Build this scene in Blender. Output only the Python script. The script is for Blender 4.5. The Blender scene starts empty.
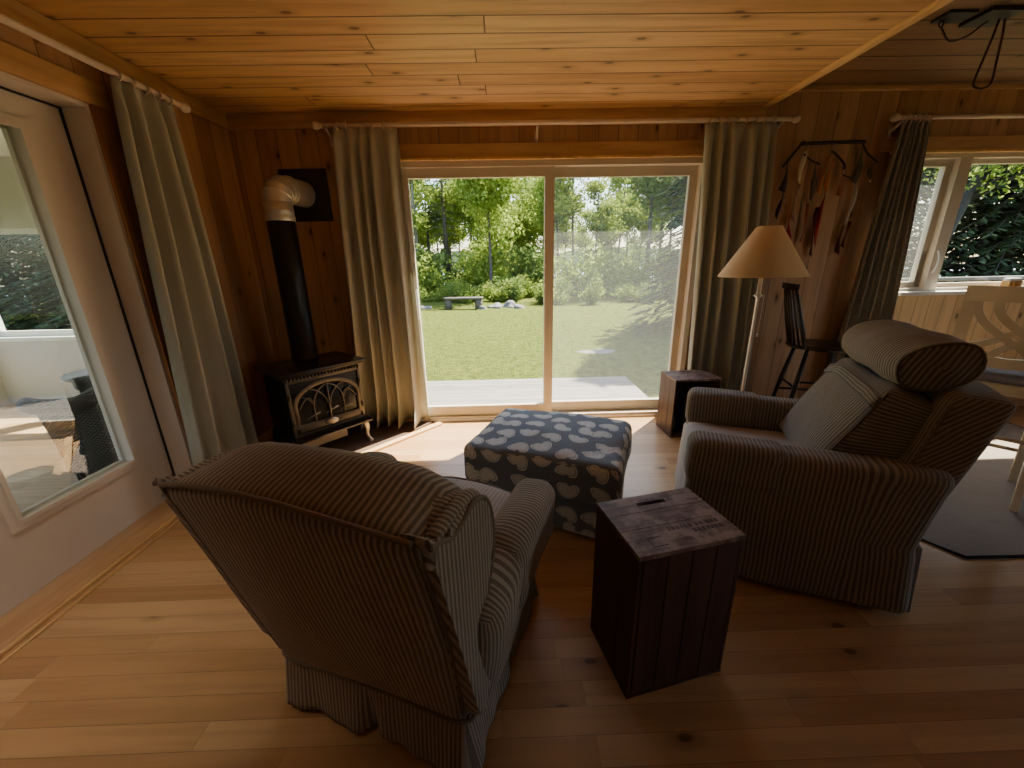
import bpy, bmesh, math, random
from mathutils import Vector, Matrix
from math import sin, cos, pi, radians, sqrt, atan2
random.seed(7)
SC = bpy.context.scene
COL = SC.collection

# ------------------------------------------------------------------ materials
class NT:
    def __init__(s, name):
        s.m = bpy.data.materials.new(name); s.m.use_nodes = True
        s.t = s.m.node_tree; s.t.nodes.clear()
        s.out = s.n('ShaderNodeOutputMaterial')
    def n(s, typ, **kw):
        nd = s.t.nodes.new(typ)
        for k, v in kw.items(): setattr(nd, k, v)
        return nd
    def l(s, a, b): s.t.links.new(a, b)
    def setin(s, sock, v):
        if hasattr(v, 'is_output'): s.l(v, sock)
        elif v is not None:
            if sock.type == 'RGBA' and len(v) == 3: v = (*v, 1)
            sock.default_value = v
    def math(s, op, a, b=None, c=None, clamp=False):
        nd = s.n('ShaderNodeMath', operation=op); nd.use_clamp = clamp
        s.setin(nd.inputs[0], a)
        if b is not None: s.setin(nd.inputs[1], b)
        if c is not None: s.setin(nd.inputs[2], c)
        return nd.outputs[0]
    def mix(s, f, a, b, blend='MIX'):
        nd = s.n('ShaderNodeMix', data_type='RGBA', blend_type=blend)
        s.setin(nd.inputs[0], f); s.setin(nd.inputs[6], a); s.setin(nd.inputs[7], b)
        return nd.outputs[2]
    def noise(s, vec, scale, detail=3, rough=.5, dim='3D'):
        nd = s.n('ShaderNodeTexNoise', noise_dimensions=dim)
        if vec is not None: s.l(vec, nd.inputs['Vector'])
        nd.inputs['Scale'].default_value = scale; nd.inputs['Detail'].default_value = detail
        nd.inputs['Roughness'].default_value = rough
        return nd.outputs['Fac']
    def ramp(s, f, stops):
        nd = s.n('ShaderNodeValToRGB'); s.l(f, nd.inputs[0]); e = nd.color_ramp.elements
        while len(e) < len(stops): e.new(.5)
        for i, (p, c) in enumerate(stops):
            e[i].position = p; e[i].color = (*c, 1)
        return nd.outputs[0]
    def sstep(s, x, a, b):
        nd = s.n('ShaderNodeMapRange', interpolation_type='SMOOTHSTEP')
        s.setin(nd.inputs[0], x); nd.inputs[1].default_value = a; nd.inputs[2].default_value = b
        return nd.outputs[0]
    def xyz(s, v):
        nd = s.n('ShaderNodeSeparateXYZ'); s.l(v, nd.inputs[0]); return nd.outputs
    def comb(s, x, y, z):
        nd = s.n('ShaderNodeCombineXYZ')
        for i, v in enumerate((x, y, z)): s.setin(nd.inputs[i], v)
        return nd.outputs[0]
    def coord(s, which='Object'):
        return s.n('ShaderNodeTexCoord').outputs[which]
    def bsdf(s, col, rough=.6, metal=0, bump=None, bstr=.3, bdist=.01, spec=.5, sheen=0, trans=0):
        p = s.n('ShaderNodeBsdfPrincipled')
        s.setin(p.inputs['Base Color'], col); s.setin(p.inputs['Roughness'], rough)
        s.setin(p.inputs['Metallic'], metal); p.inputs['Specular IOR Level'].default_value = spec
        if sheen: p.inputs['Sheen Weight'].default_value = sheen
        if bump is not None:
            b = s.n('ShaderNodeBump'); b.inputs['Strength'].default_value = bstr
            b.inputs['Distance'].default_value = bdist
            s.l(bump, b.inputs['Height']); s.l(b.outputs[0], p.inputs['Normal'])
        s.l(p.outputs[0], s.out.inputs[0]); return p

def plain(name, col, rough=.6, metal=0, var=.12, scale=20, bump=.1, spec=.5):
    t = NT(name); c = t.coord(); n = t.noise(c, scale, 4)
    d = tuple(x*(1-var*2) for x in col); e = tuple(min(1, x*(1+var)) for x in col)
    t.bsdf(t.mix(n, d, e), rough, metal, n, bump, .004, spec); return t.m

def planks(name, along, across, w, L, cols, groove=.05, rough=.5, knots=1.0, grain=1.0, gdark=.35, bstr=.5, spec=.4, knotcol=(.05,.02,.008), tint=None):
    """boards: cols = list of three colours; along/across = axis indices; L = board length or None"""
    t = NT(name); c = t.coord(); o = t.xyz(c)
    A, B = o[along], o[across]
    bi = t.math('DIVIDE', B, w); idx = t.math('FLOOR', bi); fr = t.math('FRACT', bi)
    wn = t.n('ShaderNodeTexWhiteNoise', noise_dimensions='1D'); t.l(idx, wn.inputs['W'])
    r1 = wn.outputs['Value']
    if L:
        al = t.math('ADD', t.math('DIVIDE', A, L), t.math('MULTIPLY', r1, 7.3))
        ai = t.math('FLOOR', al); afr = t.math('FRACT', al)
        wn2 = t.n('ShaderNodeTexWhiteNoise', noise_dimensions='2D'); t.l(t.comb(idx, ai, 0), wn2.inputs['Vector'])
        r2 = wn2.outputs['Value']
    else: r2 = r1
    off = t.math('MULTIPLY', r2, 37.)
    gv = t.comb(t.math('ADD', t.math('MULTIPLY', A, 1.6), off), t.math('MULTIPLY', B, 26.), off)
    g1 = t.noise(gv, 1.0, 4, .55)
    gv2 = t.comb(t.math('ADD', t.math('MULTIPLY', A, .9), off), t.math('MULTIPLY', B, 6.), off)
    g2 = t.noise(gv2, 1.3, 2, .5)
    col = t.ramp(r2, [(0, cols[0]), (.5, cols[1]), (1, cols[2])])
    gmix = t.math('MULTIPLY', t.sstep(g1, .42, .68), .45*grain)
    col = t.mix(gmix, col, tuple(x*.55 for x in cols[0]))
    col = t.mix(t.math('MULTIPLY', t.sstep(g2, .45, .75), .4*grain), col, tuple(min(1, x*1.12) for x in cols[2]))
    if knots:
        kv = t.comb(t.math('MULTIPLY', A, 1.0), t.math('MULTIPLY', B, 1.0), off)
        vo = t.n('ShaderNodeTexVoronoi', voronoi_dimensions='2D'); t.l(t.comb(t.math('ADD', t.math('MULTIPLY', A, 2.2), off), t.math('MULTIPLY', B, 4.6), 0), vo.inputs['Vector'])
        vo.inputs['Scale'].default_value = 1.0
        d = t.math('ADD', vo.outputs['Distance'], t.math('MULTIPLY', t.math('SUBTRACT', g1, .5), .05))
        gate = t.math('GREATER_THAN', t.xyz(vo.outputs['Color'])[0], 1-.45*knots)
        k1 = t.math('MULTIPLY', t.math('SUBTRACT', 1, t.sstep(d, .035, .075)), gate)
        k2 = t.math('MULTIPLY', t.math('SUBTRACT', 1, t.sstep(d, .06, .2)), gate)
        col = t.mix(t.math('MULTIPLY', k2, .45), col, tuple(x*.6 for x in cols[0]))
        col = t.mix(t.math('MULTIPLY', k1, .7), col, knotcol)
    e = t.math('ABSOLUTE', t.math('SUBTRACT', fr, .5))
    gr = t.sstep(e, .5-groove, .5-groove*.25)
    if L:
        e2 = t.math('ABSOLUTE', t.math('SUBTRACT', afr, .5))
        gr2 = t.sstep(e2, .5-groove*w/L*.8, .5-groove*.2*w/L)
        gr = t.math('MAXIMUM', gr, gr2)
    col = t.mix(t.math('MULTIPLY', gr, 1-gdark), col, (.02, .01, .004))
    h = t.math('SUBTRACT', t.math('MULTIPLY', g1, .06), gr)
    rr = t.math('ADD', rough-.06, t.math('MULTIPLY', g2, .14))
    t.bsdf(col, rr, 0, h, bstr, .003, spec)
    return t.m

def wood(name, col, dark, axis=2, rough=.5, scale=1.0, spec=.4):
    t = NT(name); o = t.xyz(t.coord())
    m = [14., 14., 14.]; m[axis] = 1.4
    v = t.comb(*[t.math('MULTIPLY', o[i], m[i]*scale) for i in range(3)])
    g = t.noise(v, 1.6, 4, .6); g2 = t.noise(v, .6, 2)
    c = t.mix(t.sstep(g, .35, .7), col, dark)
    c = t.mix(t.math('MULTIPLY', g2, .4), c, tuple(min(1, x*1.25) for x in col))
    t.bsdf(c, rough, 0, g, .2, .003, spec); return t.m

def stripe(name, light, dark, period, duty=.5, rough=.9, fade=.0):
    t = NT(name); uv = t.coord('UV'); o = t.xyz(uv)
    nz = t.noise(t.coord(), 9, 2)
    x = t.math('ADD', t.math('DIVIDE', o[0], period), t.math('MULTIPLY', nz, .5))
    s = t.math('ABSOLUTE', t.math('SUBTRACT', t.math('FRACT', x), .5))
    f = t.sstep(s, .25*2*duty-.07, .25*2*duty+.07)
    thin = t.sstep(t.math('ABSOLUTE', t.math('SUBTRACT', s, .06)), .0, .03)
    c = t.mix(f, dark, light)
    c = t.mix(t.math('MULTIPLY', t.math('SUBTRACT', 1, thin), .35), c, light)
    wv = t.noise(t.comb(t.math('MULTIPLY', o[0], 900), t.math('MULTIPLY', o[1], 300), 0), 1, 2)
    c = t.mix(t.math('MULTIPLY', wv, .3), c, tuple(a*.6 for a in light))
    n2 = t.noise(t.coord(), 7, 3, .6)
    c = t.mix(t.math('MULTIPLY', n2, .25), c, tuple(a*.75 for a in dark))
    h = t.math('ADD', t.math('MULTIPLY', n2, 1.0), t.math('MULTIPLY', f, .12))
    t.bsdf(c, rough, 0, h, .55, .02, .2, sheen=.15); return t.m

def cloth(name, col, dark, pattern=None, translucent=.0, rough=.9):
    t = NT(name); c = t.coord(); n = t.noise(c, 60, 3); n2 = t.noise(c, 3, 2)
    cc = t.mix(n, dark, col); cc = t.mix(t.math('MULTIPLY', n2, .3), cc, dark)
    if pattern:
        uv = t.coord('UV')
        nn = t.noise(uv, 11, 1.5, .4)
        w = t.math('ABSOLUTE', t.math('SUBTRACT', t.math('FRACT', t.math('MULTIPLY', nn, 7)), .5))
        cc = t.mix(t.math('MULTIPLY', t.sstep(w, .2, .3), .5), cc, pattern)
    p = t.bsdf(cc, rough, 0, n, .15, .002, .2, sheen=.1)
    if translucent:
        tr = t.n('ShaderNodeBsdfTranslucent'); t.setin(tr.inputs[0], col)
        mx = t.n('ShaderNodeMixShader'); mx.inputs[0].default_value = translucent
        t.l(p.outputs[0], mx.inputs[1]); t.l(tr.outputs[0], mx.inputs[2]); t.l(mx.outputs[0], t.out.inputs[0])
    return t.m

def glass_mat(name, refl=.10, tint=(.96,.98,.96)):
    t = NT(name)
    tr = t.n('ShaderNodeBsdfTransparent'); tr.inputs[0].default_value = (*tint, 1)
    gl = t.n('ShaderNodeBsdfGlossy'); gl.inputs['Roughness'].default_value = .0; gl.inputs[0].default_value = (1, 1, 1, 1)
    lw = t.n('ShaderNodeLayerWeight'); lw.inputs[0].default_value = .5
    f = t.math('ADD', refl, t.math('MULTIPLY', t.math('POWER', lw.outputs['Facing'], 5.), .9), clamp=True)
    mx = t.n('ShaderNodeMixShader'); t.l(f, mx.inputs[0]); t.l(tr.outputs[0], mx.inputs[1]); t.l(gl.outputs[0], mx.inputs[2])
    t.l(mx.outputs[0], t.out.inputs[0]); return t.m

def screen_mat(name, dens=.3, col=(.55, .56, .56)):
    t = NT(name)
    tr = t.n('ShaderNodeBsdfTransparent'); df = t.n('ShaderNodeBsdfDiffuse'); tl = t.n('ShaderNodeBsdfTranslucent')
    for d in (df, tl): d.inputs[0].default_value = (*col, 1)
    ad = t.n('ShaderNodeMixShader'); ad.inputs[0].default_value = .5; t.l(df.outputs[0], ad.inputs[1]); t.l(tl.outputs[0], ad.inputs[2])
    mx = t.n('ShaderNodeMixShader'); mx.inputs[0].default_value = dens
    t.l(tr.outputs[0], mx.inputs[1]); t.l(ad.outputs[0], mx.inputs[2]); t.l(mx.outputs[0], t.out.inputs[0]); return t.m

def leaf_mat(name, a, b, c, trans=.45):
    t = NT(name); gi = t.n('ShaderNodeNewGeometry')
    r = gi.outputs['Random Per Island']
    oi = t.n('ShaderNodeObjectInfo')
    col = t.ramp(r, [(0, a), (.5, b), (1, c)])
    col = t.mix(t.math('MULTIPLY', oi.outputs['Random'], .35), col, tuple(x*.55 for x in a))
    df = t.n('ShaderNodeBsdfDiffuse'); tl = t.n('ShaderNodeBsdfTranslucent'); t.l(col, df.inputs[0]); t.l(col, tl.inputs[0])
    mx = t.n('ShaderNodeMixShader'); mx.inputs[0].default_value = trans
    t.l(df.outputs[0], mx.inputs[1]); t.l(tl.outputs[0], mx.inputs[2]); t.l(mx.outputs[0], t.out.inputs[0]); return t.m

def paisley(name):
    t = NT(name); uv = t.coord('UV')
    s = 7.4
    vo = t.n('ShaderNodeTexVoronoi', voronoi_dimensions='2D'); vo.inputs['Scale'].default_value = s
    vo.inputs['Randomness'].default_value = .42; t.l(uv, vo.inputs['Vector'])
    vp = t.n('ShaderNodeVectorMath', operation='SUBTRACT'); t.l(uv, vp.inputs[0]); t.l(vo.outputs['Position'], vp.inputs[1])
    rot = t.n('ShaderNodeVectorRotate', rotation_type='Z_AXIS'); t.l(vp.outputs[0], rot.inputs['Vector'])
    cr = t.xyz(vo.outputs['Color'])
    t.l(t.math('ADD', t.math('MULTIPLY', cr[0], 1.6), -.6), rot.inputs['Angle'])
    o = t.xyz(rot.outputs[0])
    x = t.math('MULTIPLY', o[0], s); y = t.math('MULTIPLY', o[1], s)
    flip = t.math('SUBTRACT', t.math('MULTIPLY', t.math('GREATER_THAN', cr[1], .5), 2), 1)
    yb = t.math('SUBTRACT', y, t.math('MULTIPLY', t.math('SUBTRACT', t.math('MULTIPLY', t.math('MULTIPLY', x, x), .7), .05), flip))
    ex = t.math('DIVIDE', x, .45)
    wid = t.math('ADD', .32, t.math('MULTIPLY', x, .16))
    ey = t.math('DIVIDE', yb, wid)
    d = t.math('SQRT', t.math('ADD', t.math('MULTIPLY', ex, ex), t.math('MULTIPLY', ey, ey)))
    ix = t.math('DIVIDE', t.math('SUBTRACT', x, .02), .13); iy = t.math('DIVIDE', t.math('SUBTRACT', t.math('MULTIPLY', yb, flip), .40), .18)
    dn = t.math('SQRT', t.math('ADD', t.math('MULTIPLY', ix, ix), t.math('MULTIPLY', iy, iy)))
    d = t.math('MAXIMUM', d, t.math('SUBTRACT', 1.95, dn))
    inside = t.math('SUBTRACT', 1, t.sstep(d, .93, 1.0))
    ring = t.math('MULTIPLY', t.sstep(d, .74, .78), t.math('SUBTRACT', 1, t.sstep(d, .82, .86)))
    sp = t.n('ShaderNodeTexVoronoi', voronoi_dimensions='2D'); sp.inputs['Scale'].default_value = 110; t.l(uv, sp.inputs['Vector'])
    dots = t.math('MULTIPLY', t.math('SUBTRACT', 1, t.sstep(sp.outputs['Distance'], .25, .4)), t.math('LESS_THAN', d, .74))
    n = t.noise(uv, 200, 2)
    base = t.mix(n, (.13, .155, .185), (.20, .23, .265))
    cream = t.mix(n, (.58,.60,.57), (.72,.73,.69))
    ink = t.mix(t.math('MULTIPLY', t.math('ADD', ring, t.math('MULTIPLY', dots, .5)), .7), cream, base)
    c = t.mix(inside, base, ink)
    n2 = t.noise(t.coord(), 5, 3)
    t.bsdf(c, .85, 0, n2, .5, .03, .25, sheen=.1); return t.m

M = {}
pine3 = [(.36,.155,.045), (.43,.20,.065), (.50,.25,.085)]
M['ceil'] = planks('ceiling_pine', 0, 1, .148, 4.3, [(.50,.27,.11), (.57,.33,.145), (.64,.39,.18)], .045, .42, 1.7, 1.1, .15)
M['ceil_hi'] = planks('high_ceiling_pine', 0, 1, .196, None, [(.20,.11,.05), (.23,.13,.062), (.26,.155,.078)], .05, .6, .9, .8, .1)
M['wall_xz'] = planks('wall_pine_back', 2, 0, .152, None, [(.39,.205,.10), (.44,.245,.125), (.50,.29,.15)], .03, .5, 1.2, .8, .45)
M['wall_yz'] = planks('wall_pine_side', 2, 1, .152, None, [(.39,.205,.10), (.44,.245,.125), (.50,.29,.15)], .03, .5, 1.2, .8, .45)
M['walldim'] = planks('wall_dimmed_pine', 2, 0, .152, None, [(.10,.055,.03), (.12,.065,.035), (.14,.08,.04)], .035, .6, .6, .6, .3)  # for unseen walls, colour darkened to lessen bounced light
M['floor'] = planks('floor_birch', 0, 1, .083, .95, [(.42,.225,.095), (.50,.285,.12), (.57,.35,.165)], .016, .30, .25, .6, .45, .25, .5)
M['sunfloor'] = planks('porch_floor', 0, 1, .09, 1.2, [(.40,.25,.13), (.5,.33,.18), (.58,.4,.23)], .03, .4, .2, .6, .3, .25)
M['deck'] = planks('deck_boards', 0, 1, .14, None, [(.17,.16,.15), (.21,.20,.19), (.26,.25,.24)], .04, .8, .3, .9, .1)
M['trim'] = wood('pine_trim', (.58,.35,.17), (.42,.225,.095), 0)
M['trim_y'] = wood('pine_trim_y', (.56,.33,.155), (.40,.21,.085), 1)
M['trim_z'] = wood('pine_trim_z', (.40,.19,.065), (.24,.09,.03), 2)
M['sill'] = wood('sill_wood', (.56,.34,.17), (.42,.23,.10), 1, .4)
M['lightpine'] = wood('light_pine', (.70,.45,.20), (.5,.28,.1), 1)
M['vinyl'] = plain('beige_vinyl', (.60,.53,.43), .45, 0, .04, 5, .03)
M['white_vinyl'] = plain('white_vinyl', (.72,.72,.70), .4, 0, .03, 5, .03)
M['doorwhite'] = plain('door_paint', (.66,.58,.50), .42, 0, .03, 4, .03)
M['rod'] = plain('whitewashed_wood', (.72,.58,.46), .5, 0, .08, 30, .05)
M['ring'] = plain('ring_wood', (.62,.46,.36), .5, 0, .1, 30, .05)
M['iron'] = plain('cast_iron', (.022,.019,.017), .42, .25, .2, 60, .1)
M['enamel'] = plain('stove_enamel', (.030,.022,.018), .25, .3, .15, 20, .03)
M['edge'] = plain('worn_iron', (.12,.10,.08), .4, .5, .2, 60, .1)
M['silver'] = plain('galvanised_duct', (.72,.70,.66), .42, .8, .08, 10, .05)
M['pipe'] = plain('black_pipe', (.012,.012,.013), .38, .3, .1, 20, .02)
M['legm'] = plain('leg_metal', (.55,.49,.40), .35, .7, .1, 30, .05)
M['hearth'] = plain('hearth_tile', (.13,.075,.05), .6, 0, .15, 6, .1)
M['firedark'] = plain('fire_glass', (.012,.010,.009), .12, 0, .1, 6, .0)
M['log'] = plain('ceramic_log', (.30,.27,.23), .9, 0, .3, 30, .4)
M['cream'] = plain('cream_panel', (.62,.52,.38), .5, 0, .05, 10, .03)
SL, SD = (.40,.335,.26), (.135,.10,.07)
M['stripeA'] = stripe('ticking_brown', SL, SD, .0158)
M['stripeB'] = stripe('ticking_grey', (.37,.315,.255), (.13,.102,.077), .0165)
M['stripeS'] = stripe('ticking_overlit', (.55,.50,.46), (.40,.36,.33), .0165)  # same ticking made paler and flatter, blown-out light put into the colour
M['pipingf'] = plain('piping_fabric', (.20,.155,.11), .9, 0, .2, 200, .1)
M['paisley'] = paisley('bean_print_cotton')
M['otpipe'] = plain('grey_piping', (.16,.17,.18), .9)
M['crate'] = None
M['crateside'] = wood('crate_wood_side', (.085,.036,.022), (.035,.014,.009), 2, .55)
def crate_top():
    t = NT('crate_wood_top'); o = t.xyz(t.coord())
    v = t.comb(t.math('MULTIPLY', o[0], 3), t.math('MULTIPLY', o[1], 26), t.math('MULTIPLY', o[2], 10))
    g = t.noise(v, 1.6, 5, .7); n = t.noise(t.coord(), 9, 4, .7)
    c = t.mix(t.sstep(g, .38, .62), (.06,.030,.020), (.24,.15,.11))
    c = t.mix(t.sstep(n, .42, .62), c, (.30,.205,.16)); c = t.mix(t.math('MULTIPLY', t.sstep(n, .55, .4), .5), c, (.13,.055,.04))
    t.bsdf(c, .6, 0, g, .5, .004); return t.m
M['crate'] = crate_top()
M['stencil'] = plain('stencil_ink', (.05,.025,.02), .7)
M['curtain'] = cloth('sage_curtain', (.56,.545,.45), (.46,.45,.37), None, .25)
M['curtain3'] = cloth('damask_curtain', (.42,.38,.31), (.30,.27,.22), (.20,.175,.14), .12)
M['shade'] = cloth('linen_shade', (.80,.64,.44), (.72,.56,.38), None, .35)
M['lampm'] = plain('lamp_cream', (.82,.78,.70), .35, .1, .05, 20, .02)
M['black'] = plain('black_paint', (.018,.014,.012), .35, 0, .15, 30, .05)
M['blackwood'] = wood('ebony_wood', (.035,.022,.016), (.012,.008,.006), 2, .3)
M['creamwood'] = plain('cream_painted_wood', (.78,.70,.54), .42, 0, .05, 20, .04)
M['greycush'] = plain('grey_cushion', (.30,.29,.34), .9, 0, .1, 60, .1)
M['glass'] = glass_mat('window_glass', .03)
M['doorglass'] = glass_mat('door_glass', .12, (.86,.90,.86))
M['screen'] = screen_mat('insect_screen', .15)
M['wicker'] = None
def wicker():
    t = NT('dark_wicker'); uv = t.coord('UV'); o = t.xyz(uv)
    a = t.math('SINE', t.math('MULTIPLY', o[0], 210)); b = t.math('SINE', t.math('MULTIPLY', o[1], 260))
    w = t.math('MULTIPLY', a, b)
    c = t.mix(t.sstep(w, -.6, .8), (.016,.015,.012), (.10,.095,.08))
    t.bsdf(c, .5, 0, w, .9, .008); return t.m
M['wicker'] = wicker()
M['rug'] = stripe('ribbed_rug', (.36,.30,.235), (.22,.18,.14), .02)
M['rugedge'] = plain('rug_edge', (.03,.025,.022), .9)
def lawn():
    t = NT('lawn_grass'); c = t.coord()
    n1 = t.noise(c, .5, 3, .6); n2 = t.noise(c, 22, 4, .75); n3 = t.noise(c, 3.0, 4, .7)
    col = t.mix(t.sstep(n2, .35, .68), (.045,.07,.010), (.20,.24,.035))
    n4 = t.noise(c, 7.0, 5, .8)
    col = t.mix(t.math('MULTIPLY', t.sstep(n4, .42, .62), .75), col, (.22,.26,.045)); col = t.mix(t.math('MULTIPLY', t.sstep(n4, .5, .36), .6), col, (.035,.06,.008))
    col = t.mix(t.math('MULTIPLY', t.sstep(n3, .4, .65), .3), col, (.17,.19,.04))
    col = t.mix(t.math('MULTIPLY', n1, .35), col, (.07,.11,.018))
    t.bsdf(col, .9, 0, n2, 1.0, .12, .1); return t.m
M['lawn'] = lawn()
M['leafA'] = leaf_mat('leaf_fresh', (.17,.24,.035), (.28,.38,.07), (.42,.50,.13), .5)
M['leafB'] = leaf_mat('leaf_mid', (.11,.16,.035), (.18,.26,.07), (.28,.36,.11), .45)
M['leafC'] = leaf_mat('needles', (.035,.065,.03), (.065,.11,.05), (.12,.17,.08), .25)
M['leafD'] = leaf_mat('needles_pale', (.045,.065,.04), (.08,.11,.065), (.13,.16,.10), .3)
M['bark'] = plain('bark', (.13,.11,.095), .9, 0, .35, 12, .6)
M['barkdark'] = plain('dark_bark', (.045,.04,.036), .9, 0, .3, 12, .6)
M['leafE'] = leaf_mat('dense_green', (.07,.11,.06), (.13,.18,.095), (.21,.27,.14), .35)
M['barkpale'] = plain('pale_bark', (.26,.24,.22), .9, 0, .35, 14, .5)
M['hill'] = plain('far_woods', (.09,.15,.06), .95, 0, .4, .6, .5)
M['stone'] = plain('pale_stone', (.20,.195,.185), .9, 0, .25, 10, .5)
M['oldwood'] = wood('weathered_wood', (.13,.12,.105), (.06,.055,.05), 0, .9)
def water():
    t = NT('lake_water'); n = t.noise(t.coord(), .8, 3)
    t.bsdf((.12,.17,.21), .4, 0, n, .15, .1, .6); return t.m
M['water'] = water()
M['porchwall'] = plain('porch_white', (.58,.59,.57), .6, 0, .04, 4, .04)
M['fascia'] = plain('eave_wood', (.35,.3,.25), .8)
for k, c in dict(r_cream=(.80,.68,.48), r_pink=(.50,.33,.27), r_red=(.36,.022,.02), r_orange=(.62,.24,.04), r_rust=(.33,.13,.07), r_purple=(.05,.03,.055), r_dred=(.10,.012,.012), r_white=(.55,.50,.44), r_brown=(.13,.10,.075)).items():
    M[k] = plain('ribbon'+k[1:], c, .8, 0, .1, 40, .05)
M['drift'] = plain('dark_branch', (.035,.022,.015), .8, 0, .3, 30, .3)
M['cord'] = plain('dark_red_cord', (.085,.022,.016), .6)
M['jarwood'] = wood('honey_wood', (.62,.36,.10), (.35,.17,.04), 2)
M['brownpot'] = plain('brown_glaze', (.17,.10,.06), .4)
M['darkglass'] = plain('dark_bottle', (.02,.022,.025), .12, .2, .1, 20, .0)

# ------------------------------------------------------------------ mesh helpers
def link(name, bm, m, parent=None, smooth=True, loc=None):
    me = bpy.data.meshes.new(name); bmesh.ops.recalc_face_normals(bm, faces=bm.faces[:])
    if smooth is True:
        for f in bm.faces: f.smooth = True
    bm.to_mesh(me); bm.free(); me.materials.append(m)
    o = bpy.data.objects.new(name, me); COL.objects.link(o)
    if smooth == 'auto':
        for p in me.polygons: p.use_smooth = True
        try: me.set_sharp_from_angle(angle=radians(35))
        except Exception: pass
    if parent: o.parent = parent
    if loc: o.location = loc
    return o
def tag(o, label, cat, group=None, kind=None):
    o['label'] = label; o['category'] = cat
    if group: o['group'] = group
    if kind: o['kind'] = kind
    return o
def thing(name, label, cat, loc=(0,0,0), rz=0, group=None):
    o = bpy.data.objects.new(name, None); COL.objects.link(o)
    o.location = loc; o.rotation_euler = (0, 0, rz); o.empty_display_size = .1
    return tag(o, label, cat, group)
def dup(root, loc, rz, label, scale=None):
    r = root.copy(); COL.objects.link(r); r.location = loc; r.rotation_euler = (0, 0, rz); r['label'] = label
    if scale: r.scale = scale
    for ch in list(root.children):
        c = ch.copy(); COL.objects.link(c); c.parent = r
        for g in ch.children:
            d = g.copy(); COL.objects.link(d); d.parent = c
    return r
def struct(o, label=None):
    o['kind'] = 'structure'
    if label: o['label'] = label
    return o
def box(bm, x0, x1, y0, y1, z0, z1, M4=None):
    vs = [bm.verts.new((x, y, z)) for x in (x0, x1) for y in (y0, y1) for z in (z0, z1)]
    if M4 is not None:
        for v in vs: v.co = M4 @ v.co
    for q in ((0,1,3,2), (4,6,7,5), (0,4,5,1), (2,3,7,6), (0,2,6,4), (1,5,7,3)):
        bm.faces.new([vs[i] for i in q])
    return vs
def bevel(bm, w, seg=2):
    bmesh.ops.bevel(bm, geom=[e for e in bm.edges], offset=w, segments=seg, profile=.5, affect='EDGES', clamp_overlap=True)
def bxo(name, b, m, parent=None, bev=.003, seg=2, M4=None):
    bm = bmesh.new(); box(bm, *b, M4=M4)
    if bev: bevel(bm, bev, seg)
    return link(name, bm, m, parent, smooth='auto')
def tube(bm, pts, r, seg=8, closed=False, cap=True):
    pts = [Vector(p) for p in pts]; n = len(pts); rings = []
    rr = r if isinstance(r, (list, tuple)) else [r]*n
    prev = None
    for i, p in enumerate(pts):
        if closed: t = (pts[(i+1) % n]-pts[i-1])
        else: t = pts[min(i+1, n-1)]-pts[max(i-1, 0)]
        if t.length < 1e-9: t = Vector((0, 0, 1))
        t.normalize()
        if prev is None:
            a = Vector((0, 0, 1)) if abs(t.z) < .9 else Vector((1, 0, 0)); u = t.cross(a).normalized()
        else:
            u = (prev - t*prev.dot(t)); u = u.normalized() if u.length > 1e-6 else t.orthogonal().normalized()
        prev = u; w = t.cross(u)
        rings.append([bm.verts.new(p+(u*cos(2*pi*k/seg)+w*sin(2*pi*k/seg))*rr[i]) for k in range(seg)])
    m = n if closed else n-1
    for i in range(m):
        a, b = rings[i], rings[(i+1) % n]
        for k in range(seg): bm.faces.new((a[k], a[(k+1) % seg], b[(k+1) % seg], b[k]))
    if cap and not closed:
        bm.faces.new(rings[0][::-1]); bm.faces.new(rings[-1])
def lathe(bm, prof, seg=24, c=(0, 0, 0), cap=True):
    rings = [[bm.verts.new((c[0]+r*cos(2*pi*k/seg), c[1]+r*sin(2*pi*k/seg), c[2]+z)) for k in range(seg)] for r, z in prof]
    for a, b in zip(rings, rings[1:]):
        for k in range(seg): bm.faces.new((a[k], a[(k+1) % seg], b[(k+1) % seg], b[k]))
    if cap: bm.faces.new(rings[0][::-1]); bm.faces.new(rings[-1])
def smoothpath(pts, n=8, closed=False):
    P = [Vector(p) for p in pts]; out = []; N = len(P)
    for i in range(N if closed else N-1):
        p0 = P[(i-1) % N] if (closed or i > 0) else P[0]; p1 = P[i]; p2 = P[(i+1) % N]; p3 = P[(i+2) % N] if (closed or i+2 < N) else P[-1]
        for k in range(n):
            t = k/n
            out.append(.5*((2*p1)+(-p0+p2)*t+(2*p0-5*p1+4*p2-p3)*t*t+(-p0+3*p1-3*p2+p3)*t**3))
    if not closed: out.append(P[-1])
    return out
def tubeo(name, pts, r, m, parent=None, seg=8, closed=False):
    bm = bmesh.new(); tube(bm, pts, r, seg, closed); return link(name, bm, m, parent)
def axis_list(a, b, r, m, k=4):
    h = [a + r*(1-cos(pi/2*i/k)) for i in range(k)]
    mid = [a+r+(b-a-2*r)*i/m for i in range(m+1)]
    t = [b - r*(1-cos(pi/2*i/k)) for i in range(k)][::-1]
    return h+mid+t
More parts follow.
